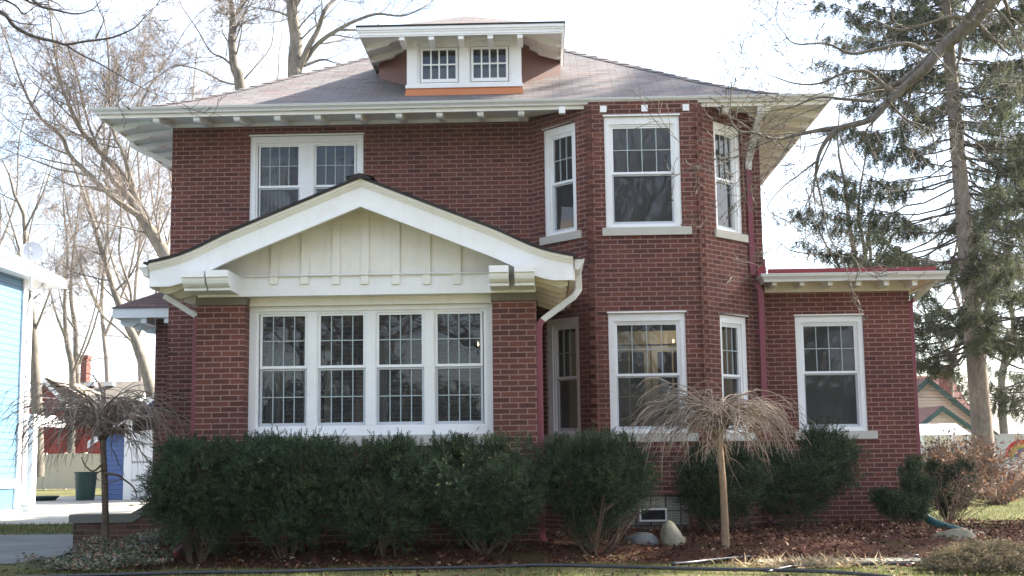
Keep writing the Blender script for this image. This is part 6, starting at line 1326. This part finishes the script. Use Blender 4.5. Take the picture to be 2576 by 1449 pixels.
c0, c1 = Q2(2371, 940, YT+5)[0], Q2(2391, 940, YT+5)[0]; g_ = MB(); g_.box(c0, c1, YT+5, YT+5.8, 3, Q2(2380, 917, YT+5)[2]); g_.build('chimney', 'brick_far', th_)
pk2 = Q2(2366, 1028, YT-4); r2 = Q2(2440, 1080, YT-4); s2 = (pk2[2]-r2[2])/(r2[0]-pk2[0]); W2 = r2[0]-pk2[0]-.3; g_ = MB(); zb = pk2[2]-s2*W2; g_.poly([(pk2[0]-W2, YT-4, 0), (pk2[0]+W2, YT-4, 0), (pk2[0]+W2, YT-4, zb), (pk2[0], YT-4, pk2[2]), (pk2[0]-W2, YT-4, zb)]); g_.build('porch_gable', 'lap_cream', th_)
g_ = MB(); rake(g_, pk2, W2, s2, YT-4, .26); g_.build('rake_board', 'teal_trim', th_)
g_ = MB()
for sg in (-1, 1): ex = pk2[0]+sg*(W2+.4); ez_ = pk2[2]-s2*(W2+.4); g_.poly([(pk2[0], YT-4.34, pk2[2]+.14), (ex, YT-4.34, ez_+.14), (ex, YT, ez_+.14), (pk2[0], YT, pk2[2]+.14)])
g_.build('porch_roof', 'shingle_red', th_)
a, b = Q2(2300, 1095, YT-7), Q2(2443, 1092, YT-7); zt_ = Q2(2370, 1066, YT-5)[2]; g_ = MB(); g_.hexa([(a[0]-1, YT-7, a[2]-.05), (b[0], YT-7, b[2]-.05), (b[0], YT-5, zt_-.05), (a[0]-1, YT-5, zt_-.05), (a[0]-1, YT-7, a[2]), (b[0], YT-7, b[2]), (b[0], YT-5, zt_), (a[0]-1, YT-5, zt_)]); g_.build('awning', 'corrugated', th_)
g_ = MB(); g_.box(a[0]-1, b[0]-.2, YT-5.1, YT-5.0, 0, zt_-.1)
g_.build('porch_front', 'white_vinyl', th_)
for k in range(6): x = a[0]-1+(b[0]-.2-a[0]+1)*k/5; g_ = MB(); g_.box(x-.06, x+.06, YT-7, YT-6.88, 0, a[2]-.06); g_.build('porch_post', 'white_vinyl', th_)
YF = 44; wf = empty('vinyl_fence', 'white panel fence behind the spruce trunk at the right', 'fence', (22, YF, 0)); xa, xb = at(2455, 1120, YF)[0], at(2700, 1120, YF)[0]; zt_ = at(2530, 1096, YF)[2]; g_ = MB(); g_.box(xa, xb, YF, YF+.04, .05, zt_); g_.build('panel', 'white_vinyl', wf); g_ = MB(); x = xa
while x < xb+.1: g_.box(x-.06, x+.06, YF-.03, YF+.08, 0, zt_+.10); x += 1.8
g_.box(xa, xb, YF-.02, YF+.06, zt_+.001, zt_+.07); g_.build('posts', 'white_vinyl', wf)
ra = empty('rainbow_arch', 'painted rainbow arch standing at the right edge before the white fence', 'garden decoration', (0, 0, 0)); YA = 41; rc = at(2574, 1150, YA); r_o = 43*YA/FPX
for k, (mat, f0_, f1_) in enumerate((('rain_red', 1.0, .84), ('rain_orange', .84, .74), ('rain_yellow', .74, .56), ('rain_green', .56, .46), ('rain_blue', .46, .28))):
    g_ = MB(); n_ = 24
    for i in range(n_):
        a, b = pi*i/n_, pi*(i+1)/n_; A_ = lambda t_, f, y: (rc[0]+cos(t_)*r_o*f, y, rc[2]+sin(t_)*r_o*f); y0, y1 = YA+k*.003, YA+.08-k*.003
        g_.hexa([A_(a, f1_, y0), A_(a, f0_, y0), A_(a, f0_, y1), A_(a, f1_, y1), A_(b, f1_, y0), A_(b, f0_, y0), A_(b, f0_, y1), A_(b, f1_, y1)])
    g_.build('band', mat, ra, uv=False)
g_ = MB(); g_.box(rc[0]-r_o*.98, rc[0]-r_o*.84, YA+.01, YA+.07, 0, rc[2]); g_.box(rc[0]+r_o*.84, rc[0]+r_o*.98, YA+.01, YA+.07, 0, rc[2]); g_.box(rc[0]-r_o*.5, rc[0]+r_o*.5, YA+.1, YA+.14, 0, rc[2]-.001); g_.build('stand', 'white_vinyl', ra, uv=False)

# ------------------------------------------------------------------ across the street (seen in the window glass)
rng = np.random.default_rng(77)
def grown_tree(label, x, y, h, seed):
    rng = np.random.default_rng(seed); root = empty('street_tree', label, 'tree', (x, y, 0), 'bare trees across the street'); tm, bm = MB(), MB(); P, d = limb_path((x, y, -.2), np.array([rng.normal(0, .05), 0, 1]), h*.4, rng, 8, .03, .05); tm.tube(P, [.34-.15*i/8 for i in range(9)], 8, caps=False)
    cf = dict(CFG); cf['rmin'] = .012; cf['kids'] = [10, 6, 5, 3]
    for k in range(7): branch(bm, P[rng.integers(5, 9)], rot_dir(np.array([0, 0, 1.]), radians(rng.uniform(10, 55)), rng), h*.5*rng.uniform(.7, 1.1), .15, 0, rng, cf, 3)
    tm.build('trunk', ['bark_dark'], root, uv=False); bm.build('crown', ['bark_dark', 'bark_dark', 'buds'], root, uv=False); return root
proto = grown_tree('bare street tree across the road, mirrored in the window glass', 0, 0, 15, 1)
proto.location = (-7, -14, 0)
for (x, y, a, s_) in ((2, -17, 1.2, 1.1), (10, -13, 2.5, .95), (-15, -18, 4.0, 1.05), (17, -20, 5.1, 1.1), (-2, -26, .6, 1.2), (7, -28, 3.3, 1.2), (-11, -30, 2.0, 1.2)):
    r_ = proto.copy(); col.objects.link(r_); r_.location = (x, y, 0); r_.rotation_euler = (0, 0, a); r_.scale = (s_, s_, s_)
    for ch in proto.children: c_ = ch.copy(); col.objects.link(c_); c_.parent = r_
n = 26000; x = rng.uniform(-45, 45, n); y = rng.uniform(-38, -33, n); top = 5.0+1.6*np.sin(x*.5)+1.0*np.sin(x*1.3+1); z = rng.uniform(0, 1, n)**1.2*top
V, Fc = scatter(PV, PF, np.stack([x, y, z], 1), rng.normal(size=(n, 3)), rng.uniform(.5, 1.1, n), rng); tag(np_mesh('hedge_foliage', V, Fc, 'spruce_needles'), kind='stuff')

# ------------------------------------------------------------------ air
hm = bpy.data.materials.new('haze'); hm.use_nodes = True; t = hm.node_tree; t.nodes.clear(); o_ = N(t, 'ShaderNodeOutputMaterial'); pv = N(t, 'ShaderNodeVolumePrincipled')
pv.inputs['Color'].default_value = (.93, .96, 1, 1); pv.inputs['Density'].default_value = .0002; pv.inputs['Anisotropy'].default_value = .35; t.links.new(pv.outputs[0], o_.inputs['Volume']); MATS['haze'] = hm
g_ = MB(); g_.box(-410, 410, -410, 810, -1.2, 36); tag(g_.build('haze', 'haze', uv=False), kind='stuff')
